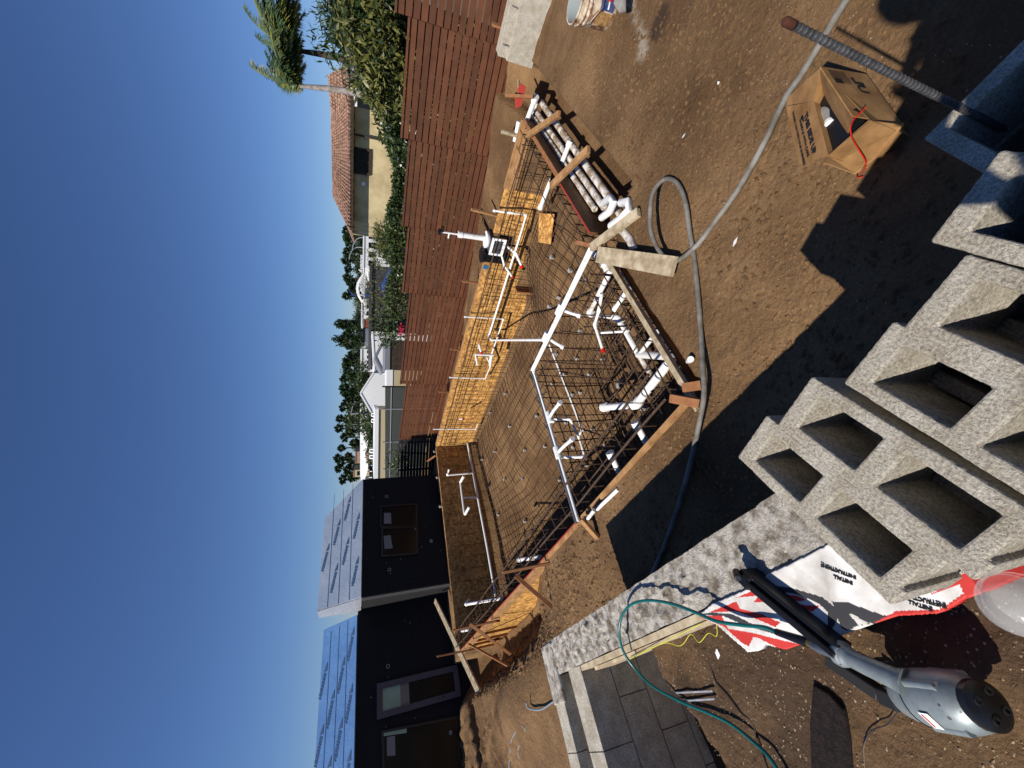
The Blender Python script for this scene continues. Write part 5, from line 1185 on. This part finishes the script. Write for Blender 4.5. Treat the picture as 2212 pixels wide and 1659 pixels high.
# window
z1=lambda a,b:((1200+a/2.212)/1.8228,(b/2.212)/1.8228)
WQ=[hq(*z1(380,1268),.02),hq(*z1(383,1500),.02),hq(*z1(572,1532),.02),hq(*z1(578,1308),.02)]
w=thing0('window',house,WQ[0]); f=MB(); inn=ringframe(f,WQ,(.09,.09),.05,ho); 
m0=(inn[0]+inn[1])/2;m1=(inn[2]+inn[3])/2; f.beam(m0,m1,.06,.06); m2=inn[1]*.55+inn[2]*.45;m3=inn[0]*.55+inn[3]*.45; f.beam(m2,m3,.06,.06); f.build('frame',M['barkd'],w)
f=MB(); f.prism(inn,-ho*.01); f.build('pane',M['glass'],w)
for q in (z1(390,1545),(785,398)):
    f=MB(); f.lathe(hq(*q,.0),ho,[(.1,0),(.1,.1),(.0,.12)],14); f.build('wall_lamp',M['white'],house,smooth=True)
f=MB(); p=hq(*z1(440,1030),-.5); f.lathe(p,ho,[(.32,0),(.32,.1),(.2,.25),(0,.28)],20); f.build('vent_dish',M['blackmatt'],house,smooth=True)
f=MB(); f.tube([hq(*z1(365,1155),.1),hq(*z1(440,1170),.12),hq(*z1(640,1215),.12)],.045,8); f.build('downpipe',M['barkd'],house,smooth=True)
# white house further right
p=at(750,160,24); wh=thing('house','small white house with a dark tiled eave behind the palm trunks','house',[*p[:2],-5])
a=at(765,190,24);b=at(760,60,24);a[2]=b[2]=0;d=nrm(b-a);n_=np.array([-d[1],d[0],0]);n_=n_ if n_[1]>0 else -n_
zt1=at(743,150,24)[2]
f=MB(); f.box((a+b)/2+n_*2+np.array([0,0,(zt1-6)/2]),(b-a)/2,n_*2,(0,0,(zt1+6)/2)); f.build('wall',M['white'],wh)
f=MB(); f.box((a+b)/2+n_*1.7+np.array([0,0,zt1+.04]),(b-a)/2*1.05,n_*2.1,(0,0,.06)); f.build('roof',M['white'],wh)
f=MB(); f.box(a+d*1.1-n_*.25+np.array([0,0,zt1-.75]),d*1.0,n_*.3,(0,0,.09)); f.build('tile_eave',M['tile'],wh)
f=MB(); f.box(a+d*1.1-n_*.02+np.array([0,0,zt1-1.1]),d*.8,n_*.03,(0,0,.22)); f.build('window',M['glass'],wh)
# ------------------------------------------------------------------ vegetation
def leafcloud(f,pts,size,asp=.45,up_=.3,fold=False):
    n=len(pts); 
    for p in pts:
        s=size*random.uniform(.6,1.25); d=nrm(rng.normal(size=3)+np.array([0,0,up_])); w=nrm(np.cross(d,rng.normal(size=3)))
        a=p;b=p+d*s; m=(a+b)/2+w*s*asp*.5;m2=(a+b)/2-w*s*asp*.5
        f.add([a,m,b,m2],[(0,1,2,3)])
def blobpts(c,r,n,gap=.5,flat=1.,seed=0):
    out=[];c=np.asarray(c,float);r=np.asarray(r,float)
    cl=[rng.normal(size=3) for _ in range(26)]; cl=[nrm(q)*random.uniform(.35,.95) for q in cl]; rs=[random.uniform(.28,.5) for _ in cl]
    while len(out)<n:
        k=random.randrange(len(cl)); q=nrm(rng.normal(size=3))*rs[k]*random.random()**.35; out.append(c+(cl[k]+q)*r)
    return out
def shrub(lab,c,r,n,m,size,cat='shrub',name='shrub',group=None,asp=.4,flowers=0,fm=None,stem=True,m2=None,up_=.3):
    c=np.asarray(c,float);r=np.asarray(r,float); root=thing(name,lab,cat,[c[0],c[1],c[2]-r[2]-.2],group)
    P=blobpts(c,r,n); f=MB(); leafcloud(f,P[:n*2//3],size,asp,up_); f.build('foliage',m,root)
    f=MB(); leafcloud(f,P[n*2//3:],size,asp,up_); f.build('foliage',m2 or M['leafd'],root)
    if flowers:
        f=MB(); 
        for p in blobpts(c-np.array([0,r[1]*.35,0]),r*1.03,flowers): leafcloud(f,[p,p,p],size*.55,.8)
        f.build('flowers',fm or M['petal'],root)
    if stem:
        f=MB()
        for k in range(3): a=random.random()*6; f.tube([c+np.array([math.cos(a)*.1,math.sin(a)*.1,-r[2]-1.2]),c+np.array([math.cos(a)*r[0]*.4,math.sin(a)*r[1]*.4,0])],.03,6,rad=[.04,.012])
        f.build('stems',M['barkd'],root)
    return root
# big-leaved shrub above the fence at the right
def bt(X,Y,off): return VP(X,Y,FLp+Fn*off,Fn)
shrub('big olive leaved shrub above the fence at the far right',bt(805,70,2.6),(1.0,.8,.62),4200,M['leafo'],.15,asp=.3,m2=M['leafd'],up_=.1)
shrub('broad olive leaved shrub above the fence in front of the palms',bt(842,115,2.4),(.9,.7,.58),4200,M['leafo'],.15,asp=.3,m2=M['leafd'],up_=.1)
shrub('fine dark green shrub behind the big leaved ones',bt(775,35,4.6),(1.5,.9,.7),2400,M['leafd'],.16,asp=.22,up_=.6,m2=M['leaf'])
shrub('tall feathery green shrub top rising at the photo edge',bt(745,12,5.2),(.9,.6,.55),900,M['leaf'],.16,asp=.16,up_=1.,m2=M['leafd'])
shrub('lower big leaved shrub close behind the second highest fence step',bt(852,165,2.2),(.7,.6,.5),2200,M['leafo'],.14,asp=.3)
shrub('white flowering hedge in front of the yellow house',bt(862,225,3.2),(1.15,.6,.48),2600,M['leafd'],.11,flowers=34,cat='hedge',name='hedge',m2=M['leaf'])
shrub('flowering hedge end under the yellow house window',bt(876,285,2.8),(.7,.5,.45),1500,M['leafd'],.11,flowers=20,cat='hedge',name='hedge',m2=M['leaf'])
def box_hedge(lab,Y0,Y1,Xt,off,n,m,m2,fl=0):
    a=bt(Xt,Y0,off);b=bt(Xt,Y1,off);zt=(a[2]+b[2])/2; root=thing('hedge',lab,'hedge',[*((a+b)/2)[:2],zt-2.4],'hedge bushes behind the fence'); P=[]
    for k in range(n):
        q_=a+(b-a)*random.random(); q_=q_+Fn*random.random()**1.6*.8; q_[2]=zt-random.random()**1.6*1.9-.05
        q_[2]+=.06*math.sin(q_[0]*5)+.04*math.sin(q_[1]*9); P.append(q_)
    f=MB(); leafcloud(f,P[:n*2//3],.085,.5); f.build('foliage',m,root); f=MB(); leafcloud(f,P[n*2//3:],.085,.5); f.build('foliage',m2,root)
    f=MB(); c_=(a+b)/2+Fn*.45; c_[2]=zt-1.3; f.box(c_,(b-a)/2*[1,1,0],Fn*.33,(0,0,1.15)); f.build('inner_branches',M['barkd'],root)
    if fl:
        f=MB(); 
        for k in range(fl): leafcloud(f,[P[random.randrange(n)]-Fn*.05]*3,.06,.8)
        f.build('flowers',M['petal'],root)
box_hedge('clipped dark hedge below the right half of the yellow house wall',268,360,846,3.0,9000,M['leafd'],M['leaf'],30)
box_hedge('clipped dark hedge below the left half of the yellow house wall',360,482,845,3.0,11000,M['leafd'],M['leaf'],26)
box_hedge('shaded undergrowth hedge beneath the big leaved shrubs by the fence',5,268,858,2.7,9000,M['leafo'],M['leafd'],0)
box_hedge('lighter hedge stretch right of the navy shade canopy',482,575,836,3.2,8000,M['leaf'],M['leafd'],10)
box_hedge('lighter hedge stretch left of the navy shade canopy',575,690,838,3.4,8000,M['leaf'],M['leafd'],14)
shrub('golden green feathery tree between the hedge and the white building',at(828,520,17),(.8,1,.6),1800,M['leafo'],.2,asp=.2,name='tree',cat='tree',m2=M['leafd'])
shrub('golden green bush behind the hedge right of the navy canopy',at(828,550,16),(.9,1,.5),1400,M['leafo'],.17,asp=.2,m2=M['leafd'])
shrub('sparse brown green tree left of the navy canopy',at(825,655,17),(1.3,1,.9),1300,M['leafo'],.16,asp=.2,name='tree',cat='tree',m2=M['leafd'])
shrub('bushy green tree with magenta flowers hanging over the fence',at(845,708,14.5),(.9,.7,.55),1300,M['leaf'],.13,flowers=0,name='tree',cat='tree')
shrub('magenta bougainvillea blossoms over the fence top',at(868,712,12.8),(.22,.2,.14),90,M['pink'],.1,cat='flowers',name='bougainvillea',m2=M['pink'],stem=False)
# queen palms
def queen_palm(lab,base,top,crown_r,nfr,sd,mm):
    random.seed(sd); root=thing('palm_tree',lab,'palm tree',base)
    base=np.asarray(base);top=np.asarray(top); f=MB(); k=9
    pts=[base*(1-t)+top*t+np.array([.06*math.sin(t*4),0,0]) for t in np.linspace(0,1,k)]
    f.tube(pts,0,10,rad=list(np.linspace(.12,.075,k)*np.array([1,1,1.02,.98,1,1.03,1,.9,.8]))); f.build('trunk',mm,root,smooth=True)
    wind=nrm(np.array([1.,.15,.18])); 
    for gi,gm in enumerate((M['palm'],M['leafy'],M['palm'])):
        f=MB()
        for i in range(nfr//3+(0 if gi!=1 else -2)):
            a=random.random()*6.28; el=random.uniform(.35,1.4); d0=np.array([math.cos(a)*math.cos(el),math.sin(a)*math.cos(el),math.sin(el)])
            d0=nrm(d0+wind*.75); Lf=crown_r*random.uniform(.75,1.1); P=[];p=top.copy();d=d0
            for s in range(12): P.append(p.copy()); p=p+d*Lf/11; d=nrm(d+np.array([0,0,-.10])+wind*.07)
            f.tube(P,.012,4,rad=list(np.linspace(.03,.006,12)))
            for s in range(1,12):
                t_=nrm(P[s]-P[s-1]); sw=nrm(np.cross(t_,[0,0,1]))
                for q in range(6):
                    pp=P[s-1]+(P[s]-P[s-1])*(q/6.)
                    for sg in (-1,1):
                        ll=.50*crown_r/2.0*math.sin(min(1,(s+q/5)/12*1.0+.15)*2.6)*random.uniform(.7,1.1)
                        dd=nrm(sw*sg*.8+t_*.5+np.array([0,0,random.uniform(-.9,-.1)])+wind*.35)
                        w=t_*.022; f.add([pp-w,pp+w,pp+dd*ll],[(0,1,2)])
        f.build('fronds',gm,root)
    random.seed(sd+50)
pt=14.0
queen_palm('pale trunked queen palm in front of the tile roof, fronds blown sideways',at(812,212,pt),at(648,183,pt),1.55,66,3,M['bark'])
queen_palm('dark trunked queen palm at the right with long windswept fronds',at(775,140,pt),at(640,106,pt),1.85,80,5,M['barkd'])
# far fan palms and trees
def fan_palm(loc,h,cr):
    root=thing('palm_tree','distant fan palm with a bushy dark head on the town skyline','palm tree',loc,'distant palms on the skyline')
    f=MB(); f.tube([loc,np.asarray(loc)+[0,0,h]],.2,5); f.build('trunk',M['barkd'],root)
    f=MB(); c=np.asarray(loc)+[0,0,h]
    for i in range(150):
        d=nrm(rng.normal(size=3)+np.array([0,0,.1])); w=nrm(np.cross(d,rng.normal(size=3))); s=cr*random.uniform(.6,1.1); f.add([c+d*s*.25,c+d*s*.75+w*s*.16,c+d*s,c+d*s*.75-w*s*.16],[(0,1,2,3)])
    f.build('crown',M['leafd'],root); return root
fp=fan_palm(np.array([0.,0,0]),9.,1.7)
pal=[(738,968),(731,990),(731,1012),(741,1035),(741,880),(735,905),(733,925),(750,870),(745,848),(745,838),(752,800),(748,812),(742,820),(748,790),(752,776),(750,640),(749,725),(740,700),(752,600),(752,580),(748,562),(752,545),(756,530),(750,515),(748,500),(750,850),(744,945),(737,1000),(758,820),(760,765),(757,860),(750,905),(762,1005),(755,930),(760,498),(757,555),(758,612),(756,745)]
pal+=[(random.uniform(752,768),random.uniform(482,1035)) for _ in range(34)]
first=True
for (X,Y) in pal:
    dpt=random.uniform(95,150); c=at(X,Y,dpt)
    gz_=-5.5; h=c[2]-gz_
    o=copy_tree(fp,(c[0],c[1],c[2]-9.0*1.0),random.random()*6,1.) if not first else fp
    if first: fp.location=tuple(c-np.array([0,0,9.])); first=False
    o.scale=(random.uniform(.9,1.15)*dpt/120,)*2+(1.,)
def round_tree(lab,c,r,n,m,sz,grp,trunk=True):
    root=thing('tree',lab,'tree',[c[0],c[1],-5.5],grp); f=MB(); leafcloud(f,blobpts(c,r,n),sz,.6); f.build('crown',m,root)
    f=MB(); f.tube([[c[0],c[1],-5.6],[c[0],c[1],c[2]]],.3,5); f.build('trunk',M['barkd'],root); return root
rt0_=round_tree('distant dark leafy tree filling the town skyline',at(772,800,110),(7,5,3.3),1400,M['leafd'],.9,'distant trees on the skyline')
for i in range(16):
    Y=485+i*34+random.uniform(-6,6); dpt=random.uniform(80,140); c=at(random.uniform(772,780),Y,dpt)
    o=copy_tree(rt0_,(0,0,0),0); q=at(772,800,110); s=random.uniform(.38,.6)*dpt/110; o.scale=(s,s,s*.9); o.rotation_euler=(0,0,random.random()*6)
    o.location=(c[0],c[1],c[2]-(q[2]+5.5)*s*.9)
for i,(X,Y,dp,r) in enumerate(((745,702,80,(1.0,1.0,2.6)),(742,735,80,(1.1,1.1,3.4)))):
    round_tree(['tall dark pine left of the arch sign','second tall dark pine further left of the arch sign'][i],at(X+12,Y,dp),r,1200,M['leafd'],.6,None)
shrub('round green tree between the two rows of town palms',at(772,905,60),(2.6,2,2.0),900,M['leaf'],.4,name='tree',cat='tree')
for i,(Y,X,dp,rx) in enumerate(((880,795,45,3.2),(925,812,40,3.),(955,812,40,3),(820,782,52,2.6))):
    shrub(['green tree under the wavy canopy, right side','green tree under the wavy canopy, middle','green tree under the wavy canopy, left side','green tree just right of the white gable'][i],at(X,Y,dp),(rx,1.5,1.0),900,M['leaf'],.35,name='tree',cat='tree')
# ------------------------------------------------------------------ town buildings
def boxb(lab,X0,X1,Y0,Y1,dp,depth,mw,mr=None,name='building',wins=0,zb=-6,cat='building'):
    a=at(X1,Y1,dp);b=at(X1,Y0,dp);zt=at(X0,(Y0+Y1)/2,dp)[2]; a[2]=b[2]=0; d=nrm(b-a);n=np.array([-d[1],d[0],0]);n=n if n[1]>0 else -n
    root=thing(name,lab,cat,[*((a+b)/2)[:2],zb]); f=MB(); f.box((a+b)/2+n*depth/2+np.array([0,0,(zt+zb)/2]),(b-a)/2,n*depth/2,(0,0,(zt-zb)/2)); f.build('wall',mw,root)
    f=MB(); f.box((a+b)/2+n*depth/2+np.array([0,0,zt+.12]),(b-a)/2*1.03,n*depth/2*1.03,(0,0,.12)); f.build('roof',mr or mw,root)
    for k in range(wins):
        q=a+(b-a)*(k+.5)/wins; f=MB(); f.box(q-n*.03+np.array([0,0,zt-1.3]),d*np.linalg.norm(b-a)/wins*.28,n*.04,(0,0,.6)); f.build('window',M['glass'],root)
    return root
boxb('white wall building behind the golden tree, right of the arch sign',787,806,482,580,70,8,M['white'],wins=5)
boxb('low white building left of the arch sign',783,795,655,700,75,8,M['white'],wins=3)
boxb('grey and brick shopfront below the two pines',787,803,690,708,60,6,M['brick'],M['grey'])
boxb('small grey shop beside the brick one',787,803,710,740,60,6,M['grey'],M['black'],wins=2)
boxb('long white shop building with dark windows left of the pines',782,800,755,800,60,8,M['white'],wins=4)
boxb('pale pink house far behind the left palms',770,785,975,1000,90,6,mat('pink stucco',(.5,.3,.2),.9),M['tile'],wins=2)
boxb('distant cream house in the trees behind the wavy canopy',765,775,1015,1030,100,6,M['cream'],M['tile'],wins=1)
boxb('distant white house high in the trees behind the wavy canopy',764,772,868,884,110,6,M['white'],M['brick'],wins=2)
boxb('distant brick-roofed house between palm trunks',762,775,905,915,120,6,M['stuccod'],M['brick'],wins=1)
boxb('dark blue boxy building above the arch sign',757,770,620,632,120,6,M['navy'],wins=1)
# grey roof and paving in the mid distance
def sheetq(lab,name,cat,q,m,th=.2,kind=None):
    P=[at(*p) for p in q]; n=nrm(np.cross(P[1]-P[0],P[2]-P[0])); n=n if n[2]>0 else -n; f=MB(); f.prism(P,-n*th); o=f.build(name,m); 
    if kind: o['kind']=kind
    else: tag(o,lab,cat)
    return o
boxb('dark shingle roofed long building in front of the shops',803,822,575,790,36,10,M['asph'],M['asph'])
# white gabled buildings
def gable(lab,Yl,Yr,Xe,Xr,dp,depth,mw,mr,ang=0,zb=-6,wall2=None):
    a=at(Xe,Yl,dp);b=at(Xe,Yr,dp);ze=(a[2]+b[2])/2;a[2]=b[2]=0;d=nrm(b-a);n=np.array([-d[1],d[0],0]);n=n if n[1]>0 else -n;zr=at(Xr,(Yl+Yr)/2,dp)[2];m_=(a+b)/2
    root=thing('building',lab,'building',[*m_[:2],zb]); f=MB(); P=[a+[0,0,zb],b+[0,0,zb],b+[0,0,ze],m_+[0,0,zr],a+[0,0,ze]]; f.prism(P,n*depth); f.build('wall',mw,root)
    for (e,s) in ((a,-1),(b,1)):
        f=MB(); p0=e+[0,0,ze]+d*s*.3;  f.prism([p0-n*.3,p0+n*(depth+.3),m_+n*(depth+.3)+[0,0,zr],m_-n*.3+[0,0,zr]],(0,0,.12)); f.build('roof',mr,root)
    return root
def polyb(lab,pts,dp,depth,mw,roof=None):
    P=[at(x,y,dp) for x,y in pts]; d=nrm((P[-1]-P[0])*[1,1,0]) if False else nrm((at(800,pts[0][1],dp)-at(800,pts[1][1]+.01,dp))*[1,1,0]); n=np.array([-d[1],d[0],0]); n=n if n[1]>0 else -n
    base=P[0].copy(); P=[VP(x,y,base,n) for x,y in pts]; P.append([P[-1][0],P[-1][1],-6]); P.append([P[0][0],P[0][1],-6])
    root=thing('building',lab,'building',[*((P[0]+np.array(P[-3]))/2)[:2],-6]); f=MB(); f.prism(P,n*depth); f.build('wall',mw,root)
    for i in range(len(pts)-1):
        u_=np.cross(nrm(P[i+1]-P[i]),n); u_=u_ if u_[2]>0 else -u_
        f=MB(); f.prism([P[i]-n*.05,P[i+1]-n*.05,P[i+1]+n*(depth+.1),P[i]+n*(depth+.1)],u_*.12); f.build('roof',roof or mw,root)
    return root
polyb('bright white gable ended building behind the dark windscreen fence',[(803,890),(780,850),(808,806)],32,8,M['white'])
polyb('low white wing with a long roof joined to the right of the white gable',[(811,806),(806,716)],33,6,M['white'],M['white'])
polyb('grey roofed gable front close behind the brown fence',[(829,806),(812,772),(829,738)],25,4,M['white'],M['grey'])
boxb('low dark house front under the grey roof near the bougainvillea',842,866,800,735+0,20,3,M['barkd'],M['grey'],wins=2)
boxb('cream and white deck house just behind the brown fence',848,868,835,800,16,1.5,M['cream'],M['white'])
# navy shade canopy
c=at(826,620,20); root=thing('shade_canopy','navy blue peaked shade canopy behind the hedge','canopy',[*c[:2],-4]); f=MB(); w_=at(835,575,20)-at(835,665,20); w_=w_*[1,1,0]
bs=[c-w_/2+[0,1.2,-.45],c-w_/2+[0,-1.2,-.45],c+w_/2+[0,-1.2,-.45],c+w_/2+[0,1.2,-.45]]; f.add(bs+[c+[0,0,.1]],[(0,1,4),(1,2,4),(2,3,4),(3,0,4)]); f.build('cover',M['navy'],root)
f=MB(); 
for q in bs: f.tube([q,[q[0],q[1],-4.6]],.04,6)
f.build('poles',M['grey'],root)
# arch sign
arch=thing('arch_sign','white arched sign frame with script lettering over the car park','sign',at(800,620,52))
zA=lambda a,b:((1360+a/9.217)/1.8228,(1040+b/9.217)/1.8228)
aa=lambda a,b:at(*zA(a,b),52)
for pts,r_ in (([(820,265),(650,370),(520,545),(440,700),(410,880),(430,1020),(480,1180),(600,1370),(660,1410)],.10),([(710,400),(560,560),(490,720),(468,880),(480,1040),(530,1180),(600,1280),(670,1360)],.13),([(710,400),(680,1330)],.13),([(660,1410),(800,1440)],.14),([(820,265),(850,600)],.12)):
    f=MB(); f.tube([aa(*p) for p in pts],r_,6); f.build('frame',M['white'],arch,smooth=True)
f=MB(); P=[aa(*p) for p in ((700,410),(560,560),(495,720),(472,880),(485,1040),(535,1180),(605,1280),(672,1350))]; f.prism([p+np.array([0,.3,0]) for p in P],(0,.05,0)); f.build('panel',mat('sign panel',(.04,.05,.06),.7),arch)
A=aa(630,1200);B=aa(640,560); x=nrm(B-A); text_mesh('script_lettering','Cedros   Avenue',A-np.array([0,.2,0]),x,(0,0,1),.78,M['white'],arch,shear=.45,bold=.03)
A=aa(672,1160);B=aa(672,620); x=nrm(B-A); text_mesh('small_lettering','DESIGN DISTRICT',A-np.array([0,.2,0]),x,(0,0,1),.42,M['white'],arch,bold=.01)
# wavy canopy building
wc=thing('canopy_building','long white wavy canopy on the far side of the tennis courts','building',at(800,960,62))
f=MB(); nW=60;P0=[]
for i in range(nW+1):
    t=i/nW; Y=872+(1045-872)*t; xx=788+7*abs(math.sin(t*math.pi*3.2)); p=at(xx,Y,62); q=at(781,Y,62); P0.append((p,q))
vs=[];
for p,q in P0: vs+=[p,q,q+np.array([0,6,.3])]
f.add(vs,[(3*i,3*i+3,3*i+4,3*i+1) for i in range(nW)]+[(3*i+1,3*i+4,3*i+5,3*i+2) for i in range(nW)]); f.build('canopy',M['white'],wc)
for k in range(14):
    Y=875+k*13; f=MB(); f.tube([at(790,Y,62.5),at(804,Y,62.5)],.09,5); f.build('post',M['white'],wc)
f=MB(); a=at(803,872,64);b=at(803,1045,64); f.beam(a*[1,1,0]+[0,0,-1.4],b*[1,1,0]+[0,0,-1.4],.2,1.6); f.build('back_wall',M['mesh'],wc)
# roofs with frames
rf=boxb('flat cream and white roof with upright white frames, behind the windscreen fence',817,840,885,1040,26,5,M['cream'],M['white'])
for k,(Y0,X0) in enumerate(((899,803),(912,803),(977,799),(990,799))):
    a=at(X0,Y0,27);b=at(X0,Y0-6,27);c=at(X0+15,Y0-6,27);d=at(X0+15,Y0,27); f=MB(); f.tube([a,b,c,d,a],.05,5); tag(f.build('roof_frame',M['white']),'upright white rectangular frame standing on the flat roof','frame','white frames on the flat roof')
# light pole
a=at(758,894,45);b=at(815,891,45); f=MB(); f.tube([b,a],.07,6); f.tube([a,a+[.9,0,-.2]],.06,6); tag(f.build('light_pole',M['grey']),'thin tall light pole between the left skyline palms','light pole')
for (x,y,lab) in ((775,514,'curved street lamp right of the arch sign, behind the white wall'),(768,535,'curved street lamp rising behind the white wall')):
    a=at(x+20,y,75);b=at(x,y,75); f=MB(); f.tube(spl([a,b,b+[-1.2,0,.9],b+[-2.4,0,1.1]],4),.09,6); tag(f.build('street_lamp',M['grey'],smooth=True),lab,'street lamp')
# windscreen fence
t=thing('windscreen_fence','dark mesh windscreen on a chain link fence behind the brown fence','fence',bt(866,900,3.2)*[1,1,0]+[0,0,-3.5])
a=VP(832,835,FLp+Fn*3.0,Fn);b=VP(832,1040,FLp+Fn*3.0,Fn)
f=MB(); f.beam(a-[0,0,.9],b-[0,0,.9]+[0,0,0],.03,1.8); f.build('screen',M['mesh'],t)
f=MB(); f.tube([a-[0,0,.22]+[0,-.05,0],b-[0,0,.22]+[0,-.05,0]],.02,6); f.build('rail',M['grey'],t)
for q in (0,.18,.5,.82,1):
    p=a*(1-q)+b*q; f=MB(); f.tube([p-[0,.06,1.8],p-[0,.06,-.1]],.028,6); f.build('post',M['grey'] if q else M['black'],t)
shrub('small green tree growing between the windscreen and the black slatted fence',bt(862,990,2.0),(.7,.6,.5),500,M['leaf'],.12,name='tree',cat='tree')
# overhead wire
f=MB(); f.tube(spl([at(752,225,14),at(742,180,14.5),at(736,140,15),at(735,60,16)],4),.012,4); tag(f.build('overhead_wire',M['black']),'thin overhead wire running right from the pale palm trunk','wire')
# ------------------------------------------------------------------ photographer standing behind the camera (casts the shadow at the corner)
import bmesh
def skin_body(name,verts,edges,radii,m,parent,sub=2):
    me=bpy.data.meshes.new(name); me.from_pydata([tuple(np.array(v)-np.array(parent['_w'])) for v in verts],edges,[]); o=bpy.data.objects.new(name,me); COL.objects.link(o); o.parent=parent
    s=o.modifiers.new('skin','SKIN'); 
    lay=me.skin_vertices[0] if me.skin_vertices else None
    if lay is None:
        bm=bmesh.new();bm.from_mesh(me);bm.verts.layers.skin.verify();bm.to_mesh(me);bm.free(); lay=me.skin_vertices[0]
    for i,r in enumerate(radii): lay.data[i].radius=(r if isinstance(r,tuple) else (r,r)); lay.data[i].use_root=(i==0)
    o.modifiers.new('sub','SUBSURF').levels=sub; o.modifiers['sub'].render_levels=sub; me.materials.append(m); s.use_smooth_shade=True
    return o
PX,PY=-.285,-.40
man=thing('person','person in dark work clothes standing behind the wall holding a phone up','person',(PX,PY,WZ))
F_=nrm(np.array([.35,1,0]));S_=np.array([F_[1],-F_[0],0])
def pb(s,fwd,z): return np.array([PX,PY,WZ])+S_*s+F_*fwd+np.array([0,0,z])
V=[pb(0,0,.95),pb(0,-.01,1.15),pb(0,0,1.38),pb(0,.02,1.50),pb(0,.05,1.60),pb(0,.06,1.68),
   pb(-.10,0,.90),pb(-.12,.02,.50),pb(-.13,0,.10),pb(-.13,.14,.05),
   pb(.10,0,.90),pb(.12,.03,.50),pb(.13,0,.10),pb(.13,.14,.05),
   pb(-.19,0,1.42),pb(-.30,.04,1.12),pb(-.10,.26,1.12),pb(.19,0,1.42),pb(.31,.02,1.12),pb(.12,.26,1.12)]
E_=[(0,1),(1,2),(2,3),(3,4),(4,5),(0,6),(6,7),(7,8),(8,9),(0,10),(10,11),(11,12),(12,13),(2,14),(14,15),(15,16),(2,17),(17,18),(18,19)]
Rr=[(.21,.17),(.22,.16),(.22,.17),.055,.085,.075,.095,.06,.045,.04,.095,.06,.045,.04,.06,.045,.03,.06,.045,.03]
skin_body('body',V,E_,Rr,M['cloth'],man)
f=MB(); f.lathe(pb(0,.05,1.60),(0,0,1),[(.0,-.10),(.06,-.09),(.085,-.03),(.092,.03),(.08,.09),(.04,.125),(0,.13)],20); f.build('head',M['skin'],man,smooth=True)
f=MB(); f.lathe(pb(0,.03,1.63),(0,0,1),[(.098,.0),(.095,.05),(.06,.10),(0,.115)],20); f.build('hair',M['hair'],man,smooth=True)
for sgn,e in ((-1,V[16]),(1,V[19])):
    c=e+F_*.05
    for k in range(4):
        b_=c+np.array([0,0,.02-.016*k]); f=MB(); f.tube([b_,b_+F_*.03-S_*sgn*.01,b_+F_*.045-S_*sgn*.035],.009,6,rad=[.010,.009,.007]); f.build('finger',M['skin'],man,smooth=True)
    f=MB(); f.box(c-F_*.005,F_*.035,np.array([0,0,.04]),S_*.014); f.build('palm',M['skin'],man,bevel=.01)
    f=MB(); f.tube([c-F_*.02+np.array([0,0,.02]),c+np.array([0,0,.06])-S_*sgn*.03],.010,6); f.build('thumb',M['skin'],man,smooth=True)
ph=np.array([.02,-.06,-.02])
f=MB(); f.box((V[16]+V[19])/2+F_*.07+[0,0,.0],S_*.075,F_*.004,(0,0,.038)); ph_=f.build('phone',M['black'],bevel=.004); tag(ph_,'black phone held up in both hands by the person behind the wall','phone')
# ------------------------------------------------------------------ camera, light, world
cam=bpy.data.cameras.new('camera'); co=bpy.data.objects.new('camera',cam); COL.objects.link(co)
cam.sensor_fit='HORIZONTAL'; cam.sensor_width=36; cam.lens=F/2212*36; cam.clip_end=8000; cam.clip_start=.01
X_=Vector(-up);Y_=Vector(rt);Z_=Vector(-fw)
co.matrix_world=Matrix(((X_[0],Y_[0],Z_[0],0),(X_[1],Y_[1],Z_[1],0),(X_[2],Y_[2],Z_[2],0),(0,0,0,1)))
SC.camera=co
sun=bpy.data.lights.new('sun','SUN'); so=bpy.data.objects.new('sun',sun); COL.objects.link(so); sun.energy=SUN_E; sun.angle=R(.5); sun.color=(1,.93,.84)
so.rotation_euler=Vector(L).to_track_quat('-Z','Y').to_euler()
w=bpy.data.worlds.new('World'); SC.world=w; w.use_nodes=True; N=w.node_tree.nodes;K=w.node_tree.links
sky=N.new('ShaderNodeTexSky'); sky.sky_type='NISHITA'; sky.sun_disc=False; el=math.asin(-L[2]); sky.sun_elevation=el; sky.sun_rotation=math.atan2(-L[0],-L[1])
sky.air_density=1.; sky.dust_density=.0; sky.ozone_density=6; sky.altitude=100
hsv=N.new('ShaderNodeMix');hsv.data_type='RGBA';hsv.blend_type='MULTIPLY';hsv.inputs[0].default_value=1;hsv.inputs[7].default_value=(.88,1.0,1.28,1);K.new(sky.outputs[0],hsv.inputs[6]);K.new(hsv.outputs[2],N['Background'].inputs[0]); N['Background'].inputs[1].default_value=SKY_E
SC.view_settings.view_transform='Standard'; SC.view_settings.look='None'; SC.view_settings.exposure=EXPO; SC.view_settings.gamma=1
SC.cycles.max_bounces=5; SC.cycles.diffuse_bounces=1
for o in bpy.data.objects:
    if '_w' in o: del o['_w']
